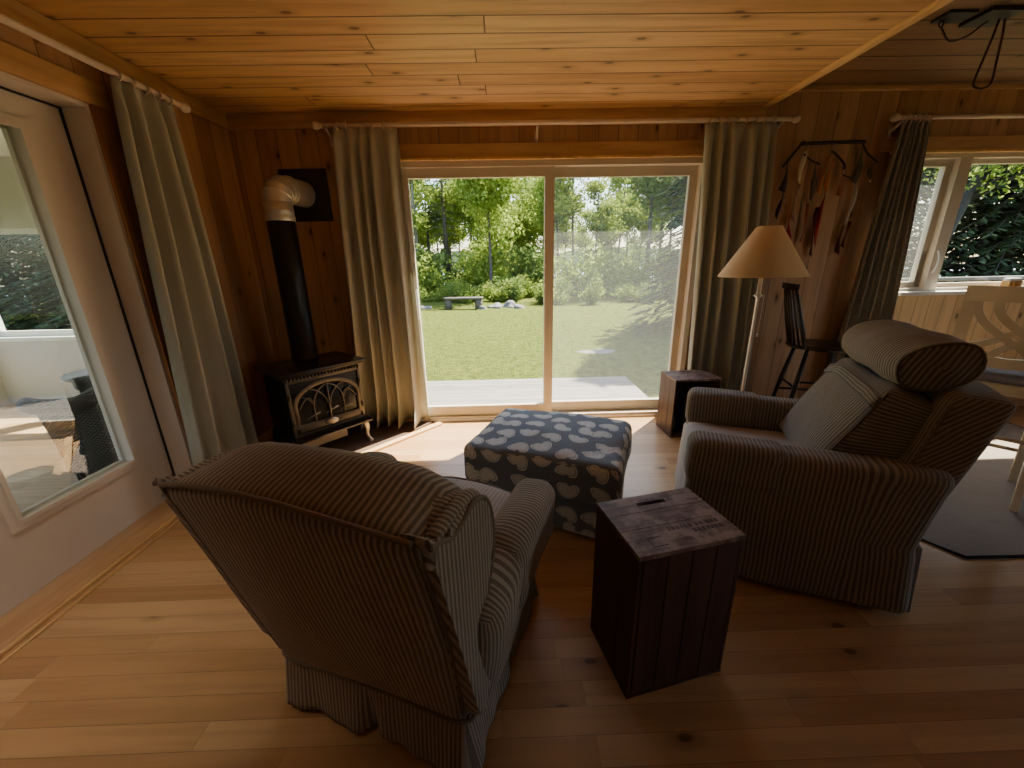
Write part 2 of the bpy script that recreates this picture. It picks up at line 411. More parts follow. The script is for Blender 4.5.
def soft(name, x, y, z, r, m, parent=None, fn=None, uvf=None, div=(10, 10, 10), skip=()):
    """rounded upholstered block with deformation and fabric UVs (made from the undeformed position)"""
    bm = bmesh.new(); X = axis_list(*x, r, div[0]); Y = axis_list(*y, r, div[1]); Z = axis_list(*z, r, div[2])
    uvl = bm.loops.layers.uv.new('UVMap'); V = {}
    lo = Vector((x[0]+r, y[0]+r, z[0]+r)); hi = Vector((x[1]-r, y[1]-r, z[1]-r))
    src = {}
    def gv(i, j, k):
        key = (i, j, k)
        if key not in V:
            p = Vector((X[i], Y[j], Z[k]))
            q = Vector((min(max(p.x, lo.x), hi.x), min(max(p.y, lo.y), hi.y), min(max(p.z, lo.z), hi.z)))
            d = p-q
            p2 = q+d.normalized()*r if d.length > 1e-7 else p
            v = bm.verts.new(fn(p2) if fn else p2); V[key] = v; src[v] = p
        return V[key]
    nx, ny, nz = len(X)-1, len(Y)-1, len(Z)-1
    def face(vs, nrm):
        f = bm.faces.new(vs)
        for l in f.loops:
            l[uvl].uv = uvf(src[l.vert], nrm) if uvf else ((src[l.vert].x, src[l.vert].y) if nrm == 'z' else (src[l.vert].x, src[l.vert].z) if nrm == 'y' else (src[l.vert].y, src[l.vert].z))
    for i in range(nx):
        for j in range(ny):
            if '-z' not in skip: face([gv(i,j,0), gv(i,j+1,0), gv(i+1,j+1,0), gv(i+1,j,0)], 'z')
            face([gv(i,j,nz), gv(i+1,j,nz), gv(i+1,j+1,nz), gv(i,j+1,nz)], 'z')
    for i in range(nx):
        for k in range(nz):
            face([gv(i,0,k), gv(i+1,0,k), gv(i+1,0,k+1), gv(i,0,k+1)], 'y')
            face([gv(i,ny,k), gv(i,ny,k+1), gv(i+1,ny,k+1), gv(i+1,ny,k)], 'y')
    for j in range(ny):
        for k in range(nz):
            face([gv(0,j,k), gv(0,j,k+1), gv(0,j+1,k+1), gv(0,j+1,k)], 'x')
            face([gv(nx,j,k), gv(nx,j+1,k), gv(nx,j+1,k+1), gv(nx,j,k+1)], 'x')
    return link(name, bm, m, parent)
def wob(p, a=.006, s=9., seed=0.):
    return Vector((sin(p.y*s+seed+p.z*s*.7), sin(p.x*s*1.1+seed*2+p.z*s*.5), sin(p.x*s*.8+p.y*s*1.2+seed)))*a
uv_x = lambda p, n: (p.x, p.y+p.z) if n != 'x' else (p.y, p.z)                      # stripes run across, numbered along the chair
uv_y = lambda p, n: (p.y, p.x+p.z) if n != 'y' else (p.x, p.z)
def uv_mix(p, n): return (p.x, p.z) if n == 'y' else (p.y, p.x+p.z)

# ------------------------------------------------------------------ room shell
D = 3.4; W = -2.02; HC = 2.49; HH = 2.61; XS = 2.02; YB = -3.2; XR = 6.2
def cells(bm, plane, u_ranges, z_ranges, holes, t0, t1):
    """wall built of blocks around its openings; plane 'y': u is x, thickness on y; 'x': u is y"""
    us = sorted(set([v for r in [u_ranges] for v in r]+[h[0] for h in holes]+[h[1] for h in holes]))
    zs = sorted(set(list(z_ranges)+[h[2] for h in holes]+[h[3] for h in holes]))
    for a, b in zip(us, us[1:]):
        for c, d in zip(zs, zs[1:]):
            um, zm = (a+b)/2, (c+d)/2
            if any(h[0] < um < h[1] and h[2] < zm < h[3] for h in holes): continue
            if plane == 'y': box(bm, a, b, t0, t1, c, d)
            else: box(bm, t0, t1, a, b, c, d)
    bmesh.ops.remove_doubles(bm, verts=bm.verts[:], dist=1e-5)
SLX0, SLX1, SLZ = -.84, 1.63, 2.17
WX0, WX1, WZ0, WZ1 = 3.08, 5.5, 1.10, 2.17
bm = bmesh.new(); cells(bm, 'y', (W-.15, XR), (-.02, 2.75), [(SLX0, SLX1, 0, SLZ), (WX0, WX1, WZ0, WZ1)], D, D+.15)
struct(link('wall_back', bm, M['wall_xz'], smooth=False), 'vertical pine board wall with the sliding glass door and the right window')
DY0, DY1, DZ1 = 1.08, 2.30, 2.19
bm = bmesh.new(); cells(bm, 'x', (YB, D), (-.02, 2.75), [(DY0, DY1, 0, DZ1)], W-.15, W)
struct(link('wall_left', bm, M['wall_yz'], smooth=False), 'vertical pine board wall with the white glazed door')
bm = bmesh.new(); cells(bm, 'x', (YB, D+.15), (-.02, 2.75), [(-1.6, 1.2, .9, 2.1)], XR, XR+.15)
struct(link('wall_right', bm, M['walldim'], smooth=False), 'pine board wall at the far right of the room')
bm = bmesh.new(); cells(bm, 'y', (W-.15, XR+.15), (-.02, 2.75), [], YB-.15, YB)
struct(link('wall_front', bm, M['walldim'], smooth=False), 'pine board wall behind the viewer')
struct(bxo('floor', (W-.15, XR+.15, YB-.15, D+.15, -.12, 0), M['floor'], bev=0), 'honey birch strip floor')
struct(bxo('ceiling', (W, XS, YB, D, HC, HC+.12), M['ceil'], bev=0), 'knotty pine board ceiling over the seating area')
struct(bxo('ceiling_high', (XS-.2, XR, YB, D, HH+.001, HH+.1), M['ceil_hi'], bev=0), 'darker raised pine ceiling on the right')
struct(bxo('roof', (W-.3, XR+.3, YB-.3, D+.2, 2.75, 2.9), M['fascia'], bev=0), 'roof slab over the cottage')
struct(bxo('trim_1', (XS-.045, XS+.012, YB, D-.001, HC-.014, HC+.004), M['lightpine'], bev=.002), 'pale pine edge strip where the ceiling steps up')
struct(bxo('trim_2', (W, XS, D-.02, D, HC-.105, HC-.001), M['trim'], bev=.003), 'pine crown board along the back wall')
struct(bxo('trim_3', (W, W+.02, YB, D-.02, HC-.105, HC-.001), M['trim_y'], bev=.003), 'pine crown board along the left wall')
struct(bxo('trim_4', (XS, XR, D-.03, D, HH-.03, HH), M['trim'], bev=.003), 'thin moulding under the raised ceiling')
struct(bxo('trim_5', (SLX0-.10, SLX1+.10, D-.018, D, SLZ+.005, SLZ+.10), M['trim'], bev=.003), 'pine header board above the sliding door')
struct(bxo('trim_6', (WX0-.10, WX1+.10, D-.018, D, WZ1+.005, WZ1+.10), M['trim'], bev=.003), 'pine header board above the right window')
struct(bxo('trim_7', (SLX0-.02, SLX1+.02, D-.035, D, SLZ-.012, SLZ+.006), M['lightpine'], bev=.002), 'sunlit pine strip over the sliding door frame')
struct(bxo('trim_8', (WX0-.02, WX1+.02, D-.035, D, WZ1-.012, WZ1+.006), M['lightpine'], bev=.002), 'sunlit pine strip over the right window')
struct(bxo('trim_9', (3.36, WX1+.06, D-.10, D+.02, WZ0-.03, WZ0), M['white_vinyl'], bev=.004), 'white sill board under the right window')
struct(bxo('baseboard_back', (1.75, XR, D-.018, D, 0, .09), M['trim'], bev=.003))
struct(bxo('baseboard_left', (W, W+.018, 2.42, D, 0, .09), M['trim_y'], bev=.003))

M['litboards'] = planks('bounce_lit_boards', 2, 0, .12, None, [(.62,.40,.18), (.70,.47,.23), (.76,.53,.28)], .035, .5, .8, .6, .4)  # paler copy of the wall boards, floor-bounced light put into the colour
struct(bxo('trim_14', (3.30, XR, D-.014, D, .09, WZ0-.035), M['litboards'], bev=0), 'pine wall boards below the right window, coloured paler for light off the floor')
# sliding door
fy0, fy1 = D-.01, D+.14
door1 = bpy.data.objects.new('door_1', None); COL.objects.link(door1); struct(door1, 'beige framed two panel sliding glass door to the lawn')
bm = bmesh.new()
box(bm, SLX0, SLX1, fy0, fy1, SLZ-.055, SLZ-.012); box(bm, SLX0, SLX0+.045, fy0, fy1, 0, SLZ-.055); box(bm, SLX1-.045, SLX1, fy0, fy1, 0, SLZ-.055)
box(bm, SLX0+.045, SLX1-.045, fy0, fy1, 0, .045)
link('door_frame', bm, M['vinyl'], door1, smooth=False)
def sash(parent, x0, x1, y, z0, z1, st, top, bot, name='sash', m=None):
    bm = bmesh.new(); t = .02
    box(bm, x0, x0+st, y-t, y+t, z0, z1); box(bm, x1-st, x1, y-t, y+t, z0, z1)
    box(bm, x0+st, x1-st, y-t, y+t, z1-top, z1); box(bm, x0+st, x1-st, y-t, y+t, z0, z0+bot)
    o = link(name, bm, m or M['vinyl'], parent, smooth=False)
    bm = bmesh.new(); vs = [bm.verts.new(p) for p in ((x0+st, y, z0+bot), (x1-st, y, z0+bot), (x1-st, y, z1-top), (x0+st, y, z1-top))]; bm.faces.new(vs)
    g = link('glass_pane', bm, M['glass'], o, smooth=False); return o
sash(door1, SLX0+.045, .43, D+.035, .045, SLZ-.055, .075, .07, .095)
sash(door1, .355, SLX1-.045, D+.085, .045, SLZ-.055, .06, .07, .095)
bxo('sliding_track', (SLX0+.045, SLX1-.045, D-.02, D+.012, .0, .028), M['white_vinyl'], door1, .003)
bm = bmesh.new(); vs = [bm.verts.new(p) for p in ((.43, D+.118, .06), (SLX1-.05, D+.118, .06), (SLX1-.05, D+.118, SLZ-.06), (.43, D+.118, SLZ-.06))]; bm.faces.new(vs)
link('insect_screen', bm, M['screen'], door1, smooth=False)
bm = bmesh.new(); box(bm, -.745, -.72, D+.002, D+.02, .95, 1.2); bevel(bm, .006); link('door_handle', bm, M['white_vinyl'], door1)

# right window
win = bpy.data.objects.new('window_1', None); COL.objects.link(win); struct(win, 'beige framed window with narrow casement and wide fixed pane, right end of the back wall')
bm = bmesh.new()
box(bm, WX0, WX1, fy0, fy1, WZ1-.045, WZ1-.012); box(bm, WX0, WX0+.04, fy0, fy1, WZ0, WZ1-.045); box(bm, WX1-.04, WX1, fy0, fy1, WZ0, WZ1-.045)
box(bm, WX0+.04, WX1-.04, fy0, fy1, WZ0, WZ0+.025); box(bm, 3.64, 3.74, fy0, fy1, WZ0+.025, WZ1-.045)
link('window_frame', bm, M['vinyl'], win, smooth=False)
sash(win, WX0+.04, 3.64, D+.06, WZ0+.025, WZ1-.045, .055, .05, .05, 'casement_sash', M['vinyl'])
sash(win, 3.74, WX1-.04, D+.06, WZ0+.025, WZ1-.045, .035, .035, .035, 'fixed_sash', M['vinyl'])
bm = bmesh.new(); vs = [bm.verts.new(p) for p in ((WX0+.05, D+.04, WZ0+.04), (3.63, D+.04, WZ0+.04), (3.63, D+.04, WZ1-.06), (WX0+.05, D+.04, WZ1-.06))]; bm.faces.new(vs)
link('insect_screen', bm, M['screen'], win, smooth=False)
bm = bmesh.new(); tube(bm, smoothpath([(3.665, D-.012, 1.25), (3.672, D-.03, 1.30), (3.672, D-.03, 1.38), (3.665, D-.012, 1.43)], 4), .008); link('window_latch', bm, M['white_vinyl'], win)

# glazed side door
dr = bpy.data.objects.new('door_2', None); COL.objects.link(dr); struct(dr, 'white door with one tall glass pane in the left wall')
dx0, dx1 = W-.17, W-.125
bm = bmesh.new(); s0, s1 = DY0+.02, DY1-.02; g0, g1 = 1.50, 2.065; z0g, z1g = .36, 2.03
box(bm, dx0, dx1, s0, g0, .025, 2.165); box(bm, dx0, dx1, g1, s1, .025, 2.165); box(bm, dx0, dx1, g0, g1, .025, z0g); box(bm, dx0, dx1, g0, g1, z1g, 2.165)
slab = link('door_slab', bm, M['doorwhite'], dr, smooth=False)
bm = bmesh.new()
for a, w_, h_ in ((0, .03, .012), (.03, .018, .02)):
    A0, A1, B0, B1 = g0-.035+a, g1+.035-a, z0g-.035+a, z1g+.035-a
    for xx0, xx1 in ((dx1, dx1+h_), (dx0-h_, dx0)):
        box(bm, xx0, xx1, A0, A1, B0, B0+w_); box(bm, xx0, xx1, A0, A1, B1-w_, B1); box(bm, xx0, xx1, A0, A0+w_, B0+w_, B1-w_); box(bm, xx0, xx1, A1-w_, A1, B0+w_, B1-w_)
link('glass_moulding', bm, M['doorwhite'], slab, smooth=False)
bm = bmesh.new(); xm = (dx0+dx1)/2; q_ = .0092; bm.faces.new([bm.verts.new(p) for p in ((xm+q_, g0, z0g), (xm-q_, g1, z0g), (xm-q_, g1, z1g), (xm+q_, g0, z1g))])
link('glass_pane', bm, M['doorglass'], slab, smooth=False)
bm = bmesh.new(); box(bm, W-.15, W+.001, DY1-.018, DY1, 0, DZ1); box(bm, W-.15, W+.001, DY0, DY0+.018, 0, DZ1); box(bm, W-.15, W+.001, DY0+.018, DY1-.018, DZ1-.018, DZ1)
link('door_jamb', bm, M['doorwhite'], dr, smooth=False)
bm = bmesh.new(); box(bm, W-.128, W-.116, DY1-.026, DY1-.018, .02, 2.172); box(bm, W-.128, W-.116, DY0+.018, DY1-.026, 2.164, 2.172); link('door_gap_line', bm, M['black'], dr, smooth=False)  # black strip stands in for the dark gap between slab and jamb
bm = bmesh.new(); box(bm, W, W+.02, DY1, DY1+.10, 0, DZ1+.0); box(bm, W, W+.02, DY0-.1, DY0, 0, DZ1)
link('door_casing', bm, M['trim_z'], dr, smooth=False)
struct(bxo('trim_10', (W, W+.022, YB, DY1+.10, DZ1, DZ1+.11), M['trim_y'], bev=.003), 'pine head casing over the glazed door')
struct(bxo('trim_11', (W-.13, W+.05, DY0-.25, DY1+.10, .0, .020), M['sill'], bev=.003), 'pine threshold board below the glazed door')
struct(bxo('trim_12', (W+.05, W+.063, -1.0, DY1+.02, .0, .018), M['lightpine'], bev=.002), 'pale strip along the threshold')
struct(bxo('trim_13', (W+.09, W+.10, -1.0, DY1-.02, .0, .008), M['lightpine'], bev=.002), 'second pale strip along the threshold')

# ------------------------------------------------------------------ porch beyond the side door
PX0, PX1, PY0, PY1 = -5.6, W-.15, -1.6, 4.3
struct(bxo('floor_porch', (PX0-.1, PX1, PY0-.1, PY1+.1, -.14, -.02), M['sunfloor'], bev=0), 'light wooden porch floor beyond the glazed door')
struct(bxo('ceiling_porch', (PX0-.1, PX1, PY0-.1, PY1+.1, 2.45, 2.6), M['porchwall'], bev=0), 'white porch ceiling')
bm = bmesh.new(); cells(bm, 'y', (PX0-.1, PX1), (-.02, 2.45), [(PX0+.15, -4.05, .74, 1.82), (-3.85, -2.45, .74, 1.82)], PY1, PY1+.1)
struct(link('wall_porch_back', bm, M['porchwall'], smooth=False), 'white porch wall with wide windows')
bm = bmesh.new(); cells(bm, 'x', (PY0-.1, PY1), (-.02, 2.45), [(PY0+.2, 1.2, .74, 2.0), (1.4, PY1-.2, .74, 2.0)], PX0-.1, PX0)
struct(link('wall_porch_left', bm, M['porchwall'], smooth=False), 'white outer porch wall with wide windows')
bm = bmesh.new(); cells(bm, 'y', (PX0-.1, PX1), (-.02, 2.45), [(-5.2, -2.6, .74, 2.0)], PY0-.1, PY0)
struct(link('wall_porch_front', bm, M['porchwall'], smooth=False), 'white porch wall nearest the viewer')
pw = bpy.data.objects.new('window_2', None); COL.objects.link(pw); struct(pw, 'white framed porch windows seen through the glazed door')
for a, b in ((PX0+.15, -4.05), (-3.85, -2.45)):
    sash(pw, a, b, PY1+.03, .74, 1.82, .05, .05, .06, 'porch_sash', M['white_vinyl'])
bxo('window_sill', (PX0+.1, -2.4, PY1-.07, PY1+.0, .70, .74), M['white_vinyl'], pw)

def wicker_chair():
    t = thing('wicker_armchair', 'dark wicker tub armchair on the porch seen through the glazed door', 'chair', (-2.92, 2.80, -.02), radians(200))
    # tub shell: U-shaped wall with rolled rim, rising towards the back
    def shell(bm, rx, ry, h0, hfun, out, n=40, m=14):
        uvl = bm.loops.layers.uv.new('UVMap'); rows = []
        for j in range(m+1):
            row = []
            for i in range(n+1):
                a = radians(-140+280*i/n) + pi
                k = j/m; h = hfun(a); z = h0+(h-h0)*k
                rr = 1+out*k*k
                row.append(bm.verts.new((rx*rr*cos(a), ry*rr*sin(a), z)))
            rows.append(row)
        for j in range(m):
            for i in range(n):
                f = bm.faces.new((rows[j][i], rows[j][i+1], rows[j+1][i+1], rows[j+1][i]))
                for l, (ii, jj) in zip(f.loops, ((i, j), (i+1, j), (i+1, j+1), (i, j+1))): l[uvl].uv = (ii/n*1.6, jj/m*.6)
    hf = lambda a: .60+.30*max(0, -cos(a))**1.5
    bm = bmesh.new(); shell(bm, .33, .33, .08, hf, .16); o = link('wicker_shell', bm, M['wicker'], t)
    s = o.modifiers.new('s', 'SOLIDIFY'); s.thickness = .03
    pts = [(.33*1.17*cos(radians(-140+280*i/30)+pi), .33*1.17*sin(radians(-140+280*i/30)+pi), hf(radians(-140+280*i/30)+pi)) for i in range(31)]
    bm = bmesh.new(); uvl = bm.loops.layers.uv.new('UVMap'); tube(bm, pts, .05, 12)
    for f in bm.faces:
        for l in f.loops: l[uvl].uv = (l.vert.co.x+l.vert.co.y, l.vert.co.z*2)
    link('rolled_rim', bm, M['wicker'], t)
    bm = bmesh.new(); lathe(bm, [(.29, .34), (.31, .37), (.31, .42), (.27, .45)], 28); link('seat_cushion', bm, M['black'], t)
    bm = bmesh.new(); uvl = bm.loops.layers.uv.new('UVMap'); lathe(bm, [(.30, .10), (.32, .2), (.31, .34)], 28)
    for f in bm.faces:
        for l in f.loops: l[uvl].uv = (atan2(l.vert.co.y, l.vert.co.x)*.3, l.vert.co.z)
    link('wicker_apron', bm, M['wicker'], t)
    for sx in (-.2, .2):
        for sy in (-.2, .2):
            bm = bmesh.new(); tube(bm, [(sx, sy, .0), (sx, sy, .2)], .022); link('leg', bm, M['wicker'], t)
wicker_chair()
t = thing('side_table', 'small round grey table behind the wicker armchair on the porch', 'table', (-3.72, 3.62, -.02))
bm = bmesh.new(); lathe(bm, [(.29, .50), (.30, .51), (.30, .525), (.29, .535)], 32); link('tabletop', bm, plain('grey_top', (.30,.30,.29), .3), t)
bm = bmesh.new(); lathe(bm, [(.03, .03), (.025, .25), (.03, .5)], 16); link('pedestal', bm, M['black'], t)
bm = bmesh.new(); lathe(bm, [(.19, 0), (.19, .015), (.04, .03)], 24); link('base', bm, M['black'], t)

# ------------------------------------------------------------------ curtains
def curtain(name, P0, P1, B0, B1, ztop, zbot, folds, amp, m, label, nrm=(0, -1, 0), puddle=.0, seed=0, topamp=.55, rod_z=2.38, rings=6, uvscale=1):
    """pleated panel: P0,P1 top ends, B0,B1 bottom ends (xy)"""
    rnd = random.Random(seed)
    root = thing(name, label, 'curtain', (0, 0, 0))
    nx, nz = folds*14, 46; bm = bmesh.new(); uvl = bm.loops.layers.uv.new('UVMap'); N = Vector(nrm)
    ph = [rnd.uniform(-.5, .5) for _ in range(folds+2)]; am = [rnd.uniform(.65, 1.25) for _ in range(folds+2)]
    rows = []
    for j in range(nz+1):
        k = j/nz; row = []
        z = ztop+(zbot-ztop)*k
        for i in range(nx+1):
            u = i/nx; uu = u+.012*sin(6*k+seed)*sin(pi*u)
            a = Vector((*P0, 0)).lerp(Vector((*P1, 0)), uu); b = Vector((*B0, 0)).lerp(Vector((*B1, 0)), uu)
            p = a.lerp(b, k**.8)
            fi = (u+.045*sin(2*pi*u*1.3+seed)*sin(pi*u))*folds; fi = min(max(fi, 0), folds); q = min(int(fi), folds); fr = fi-q
            A = am[q]*(1-fr)+am[q+1]*fr; PH = ph[q]*(1-fr)+ph[q+1]*fr
            w = sin(2*pi*fi+PH*(.4+k)); w = math.copysign(abs(w)**.75, w)
            sc = topamp+(1-topamp)*min(1, k*3)
            sc *= (1-.25*k*sin(3*u*pi+seed))
            pin = 1-.75*max(0, 1-k*18)   # pinch at heading
            off = amp*A*w*sc*pin + amp*.35*sin(4*pi*fi+1.3*PH+4*k)*sc*.4
            lat = amp*.45*cos(2*pi*fi+PH)*sc*k
            T = (Vector((*B1, 0))-Vector((*B0, 0))).normalized()
            zz = z
            if puddle and k > .93: zz = z+.006*sin(9*fi); off *= 1+puddle*(k-.93)*14
            row.append(bm.verts.new((p.x+N.x*off+T.x*lat, p.y+N.y*off+T.y*lat, zz+(.012*abs(sin(2*pi*fi)) if j == 0 else 0))))
        rows.append(row)
    for j in range(nz):
        for i in range(nx):
            f = bm.faces.new((rows[j][i], rows[j][i+1], rows[j+1][i+1], rows[j+1][i]))
            for l, (ii, jj) in zip(f.loops, ((i, j), (i+1, j), (i+1, j+1), (i, j+1))): l[uvl].uv = (ii/nx*folds*.16*uvscale, jj/nz*2.3*uvscale)
    c = link('curtain_panel', bm, m, root)
    sm = c.modifiers.new('thick', 'SOLIDIFY'); sm.thickness = .004
    for i in range(rings):
        u = (i+.5)/rings; p = Vector((*P0, 0)).lerp(Vector((*P1, 0)), u)
        T = (Vector((*P1, 0))-Vector((*P0, 0))).normalized()
        bm = bmesh.new(); R = .024
        pts = [(p.x+N.x*R*sin(a)+T.x*.004*sin(3*i), p.y+N.y*R*sin(a), rod_z-.006+R*cos(a)) for a in [2*pi*q/18 for q in range(18)]]
        tube(bm, pts, .0045, 6, closed=True); link('curtain_ring', bm, M['ring'], root)
    return root
RY = D-.095
curtain('curtain', (-1.21, RY), (-.745, RY), (-1.30, RY-.02), (-.72, RY-.01), 2.352, .035, 5, .045, M['curtain'], 'sage linen curtain beside the stove, left end of the sliding door', puddle=1.2, seed=3, rings=7)
curtain('curtain', (1.53, RY), (2.07, RY), (1.60, RY), (2.16, RY), 2.352, .03, 5, .05, M['curtain'], 'sage linen curtain behind the floor lamp, right end of the sliding door', seed=5, rings=8)
curtain('curtain', (3.02, RY), (3.23, RY), (2.86, RY), (3.36, RY), 2.352, .03, 6, .035, M['curtain3'], 'taupe damask patterned curtain at the right window', seed=9, rings=6, uvscale=1.6)
RX = W+.095
curtain('curtain', (RX, 2.36), (RX, 2.76), (RX+.02, 2.13), (RX+.03, 2.80), 2.325, .03, 4, .062, M['curtain'], 'long sage curtain hanging beside the white glazed door', nrm=(1, 0, 0), seed=12, rod_z=2.352, rings=5)

def rod(name, A, B, r, label, N, fin0=True, fin1=True, brk=()):
    t = thing(name, label, 'curtain rod'); A, B = Vector(A), Vector(B); T = (B-A).normalized()
    tubeo('rod_pole', [A, B], r, M['rod'], t, 12)
    for e, s, on in ((A, -1, fin0), (B, 1, fin1)):
        if not on: continue
        bm = bmesh.new(); prof = [(.012, 0), (.022, .006), (.014, .016), (.024, .03), (.03, .048), (.024, .066), (.010, .076)]
        lathe(bm, prof, 16)
        q = Vector((0, 0, 1)).rotation_difference(T*s).to_matrix().to_4x4(); q.translation = e
        bmesh.ops.transform(bm, matrix=q, verts=bm.verts[:]); link('finial', bm, M['rod'], t)
    for f in brk:
        p = A.lerp(B, f); w = p - Vector(N)*(.095)
        bm = bmesh.new(); tube(bm, [p+Vector((0, 0, -.02)), p-Vector(N)*.05+Vector((0, 0, -.045)), w+Vector((0, 0, -.07))], [.011, .010, .012], 8)
        box(bm, w.x-.014-abs(N[0])*-.006, w.x+.014, w.y-.004-abs(N[0])*.01, w.y+.004+abs(N[0])*.01, w.z-.11, w.z-.03); link('bracket', bm, M['rod'], t)
    return t
rod('curtain_rod', (-1.28, RY, 2.38), (2.16, RY, 2.38), .0155, 'long whitewashed curtain rod across the sliding door', (0, -1, 0), brk=(.006, .455, .985))
rod('curtain_rod', (3.0, RY, 2.38), (5.9, RY, 2.38), .0155, 'whitewashed curtain rod over the right window', (0, -1, 0), brk=(.008, .5))
rod('curtain_rod', (RX, .2, 2.352), (RX, 2.80, 2.352), .0165, 'whitewashed curtain rod over the glazed door on the left wall', (1, 0, 0), fin0=False, brk=(.93, .3))

# ------------------------------------------------------------------ stove
SO = Vector((-1.475, 2.925)); SA = radians(-41)   # front faces +x local
def stove():
    t = thing('gas_stove', 'black cast iron stove with arched glass doors on the corner hearth', 'stove', (SO.x, SO.y, .012), SA)
    # local: x forward (front +), y left. width .60 (y), depth .40
    hw, dp = .275, .20
    bm = bmesh.new(); box(bm, -dp, dp-.02, -hw, hw, .20, .66); bevel(bm, .012); link('firebox', bm, M['iron'], t, 'auto')
    # top with moulded rim
    bm = bmesh.new()
    for (ex, z0, z1) in ((.045, .685, .70), (.03, .665, .685), (.012, .655, .667)):
        box(bm, -dp-ex*.6, dp+ex-.01, -hw-ex, hw+ex, z0, z1)
    bevel(bm, .004); tp = link('top_plate', bm, M['enamel'], t, 'auto')
    bm = bmesh.new()
    for i in range(22):
        y = -hw+.012+i*(2*hw-.024)/21
        box(bm, dp-.02, dp+.012, y-.006, y+.006, .636, .656)
    bevel(bm, .003); link('dentil_moulding', bm, M['edge'], tp)
    for sg in (-1, 1):
        bm = bmesh.new()
        for i in range(12):
            x = -dp+.02+i*.032; ya, yb = sorted((sg*(hw+.006), sg*(hw-.01))); box(bm, x-.006, x+.006, ya, yb, .636, .656)
        link('dentil_moulding', bm, M['edge'], tp, False)
    # front frame
    xf = dp-.02
    bm = bmesh.new()
    for a in ((-hw, -hw+.022, .22, .635), (hw-.022, hw, .22, .635), (-hw, hw, .615, .635), (-hw, hw, .215, .235)):
        box(bm, xf, xf+.014, a[0], a[1], a[2], a[3])
    bevel(bm, .003); link('front_frame', bm, M['edge'], t, 'auto')
    bxo('front_plate', (xf-.004, xf+.005, -hw+.02, hw-.02, .235, .615), M['iron'], t)
    # arched doors: opening outline; glass behind; ribs
    aw, zb, zs, zt = .225, .30, .44, .575
    def arch(off=0, n=24):
        pts = [(-aw-off, zb-off)]
        for i in range(n+1):
            a = pi-pi*i/n; pts.append(((aw+off)*cos(a), zs+(zt-zs+off)*sin(a)))
        pts.append((aw+off, zb-off)); return pts
    bm = bmesh.new(); o_ = arch(.03); i_ = arch(0)
    f0 = [bm.verts.new((xf+.012, -y, z)) for y, z in o_]; f1 = [bm.verts.new((xf+.026, -y, z)) for y, z in i_]; f2 = [bm.verts.new((xf+.004, -y, z)) for y, z in i_]
    for i in range(len(o_)):
        j = (i+1) % len(o_)
        bm.faces.new((f0[i], f0[j], f1[j], f1[i])); bm.faces.new((f1[i], f1[j], f2[j], f2[i]))
    dfr = link('arched_door_frame', bm, M['edge'], t)
    bm = bmesh.new(); bm.faces.new([bm.verts.new((xf+.008, -y, z)) for y, z in arch(0)]); link('door_glass', bm, M['firedark'], dfr, False)
    bm = bmesh.new()
    xr = xf+.022
    tube(bm, [(xr, 0, .235), (xr, 0, zt)], .009, 8)
    for s in (-1, 1):
        # gothic tracery: crossing arcs
        tube(bm, smoothpath([(xr, s*.112, zb), (xr, s*.112, .42), (xr, s*.095, .49), (xr, s*.05, .545), (xr, s*.0, .57)], 6), .0055, 6)
        tube(bm, smoothpath([(xr, s*.01, .42), (xr, s*.03, .48), (xr, s*.075, .53), (xr, s*.13, .555)], 6), .0055, 6)
        tube(bm, smoothpath([(xr, s*.112, .43), (xr, s*.135, .47), (xr, s*.18, .505)], 5), .005, 6)
        tube(bm, smoothpath([(xr, s*.215, .42), (xr, s*.18, .47), (xr, s*.14, .49), (xr, s*.11, .45)], 5), .005, 6)
    link('tracery', bm, M['edge'], dfr)
    bm = bmesh.new(); 
    for s in (-1, 1): box(bm, xf+.008, xf+.022, min(s*.03, s*.235), max(s*.03, s*.235), .243, .288)
    bevel(bm, .003); link('lower_door_panel', bm, M['edge'], dfr, 'auto')
    bm = bmesh.new(); bmesh.ops.create_uvsphere(bm, u_segments=20, v_segments=12, radius=1, matrix=Matrix.Translation((xf+.03, 0, .272)) @ Matrix.Diagonal((.014, .05, .026, 1)))
    link('door_knob', bm, M['legm'], dfr)
    for y in (-hw+.012, hw-.012):
        for z in (.33, .52):
            bm = bmesh.new(); tube(bm, [(xf+.02, y, z-.02), (xf+.02, y, z+.02)], .008); link('hinge', bm, M['edge'], t)
    # ash lip: flared base shelf
    bm = bmesh.new()
    pr = [(xf-.01, .218), (xf+.09, .205), (xf+.085, .192), (xf-.01, .165)]
    a = [bm.verts.new((x, -hw-.02, z)) for x, z in pr]; b = [bm.verts.new((x, hw+.02, z)) for x, z in pr]
    for i in range(4): bm.faces.new((a[i], a[(i+1) % 4], b[(i+1) % 4], b[i]))
    bm.faces.new(a); bm.faces.new(b[::-1]); box(bm, -dp, xf, -hw-.01, hw+.01, .165, .205)
    link('ash_lip', bm, M['enamel'], t, False)
    for sx, sy in ((1, 1), (1, -1), (-1, 1), (-1, -1)):
        bm = bmesh.new(); x, y = sx*(dp-.02), sy*(hw-.01)
        tube(bm, smoothpath([(x-.0*sx, y, .19), (x+.015*sx, y+.01*sy, .13), (x+.012*sx, y+.008*sy, .06), (x+.03*sx, y+.02*sy, .012), (x+.034*sx, y+.024*sy, 0)], 5), [.032, .031, .029, .027, .025, .023, .021, .019, .017, .016, .015, .014, .014, .015, .016, .018, .020, .022, .022, .022, .022][:21], 10)
        link('leg', bm, M['legm'] if sx > 0 else M['iron'], t)
    bm = bmesh.new(); box(bm, .02, .06, -.19, .17, .045, .145); bevel(bm, .004); link('valve_cover', bm, M['cream'], t, 'auto')
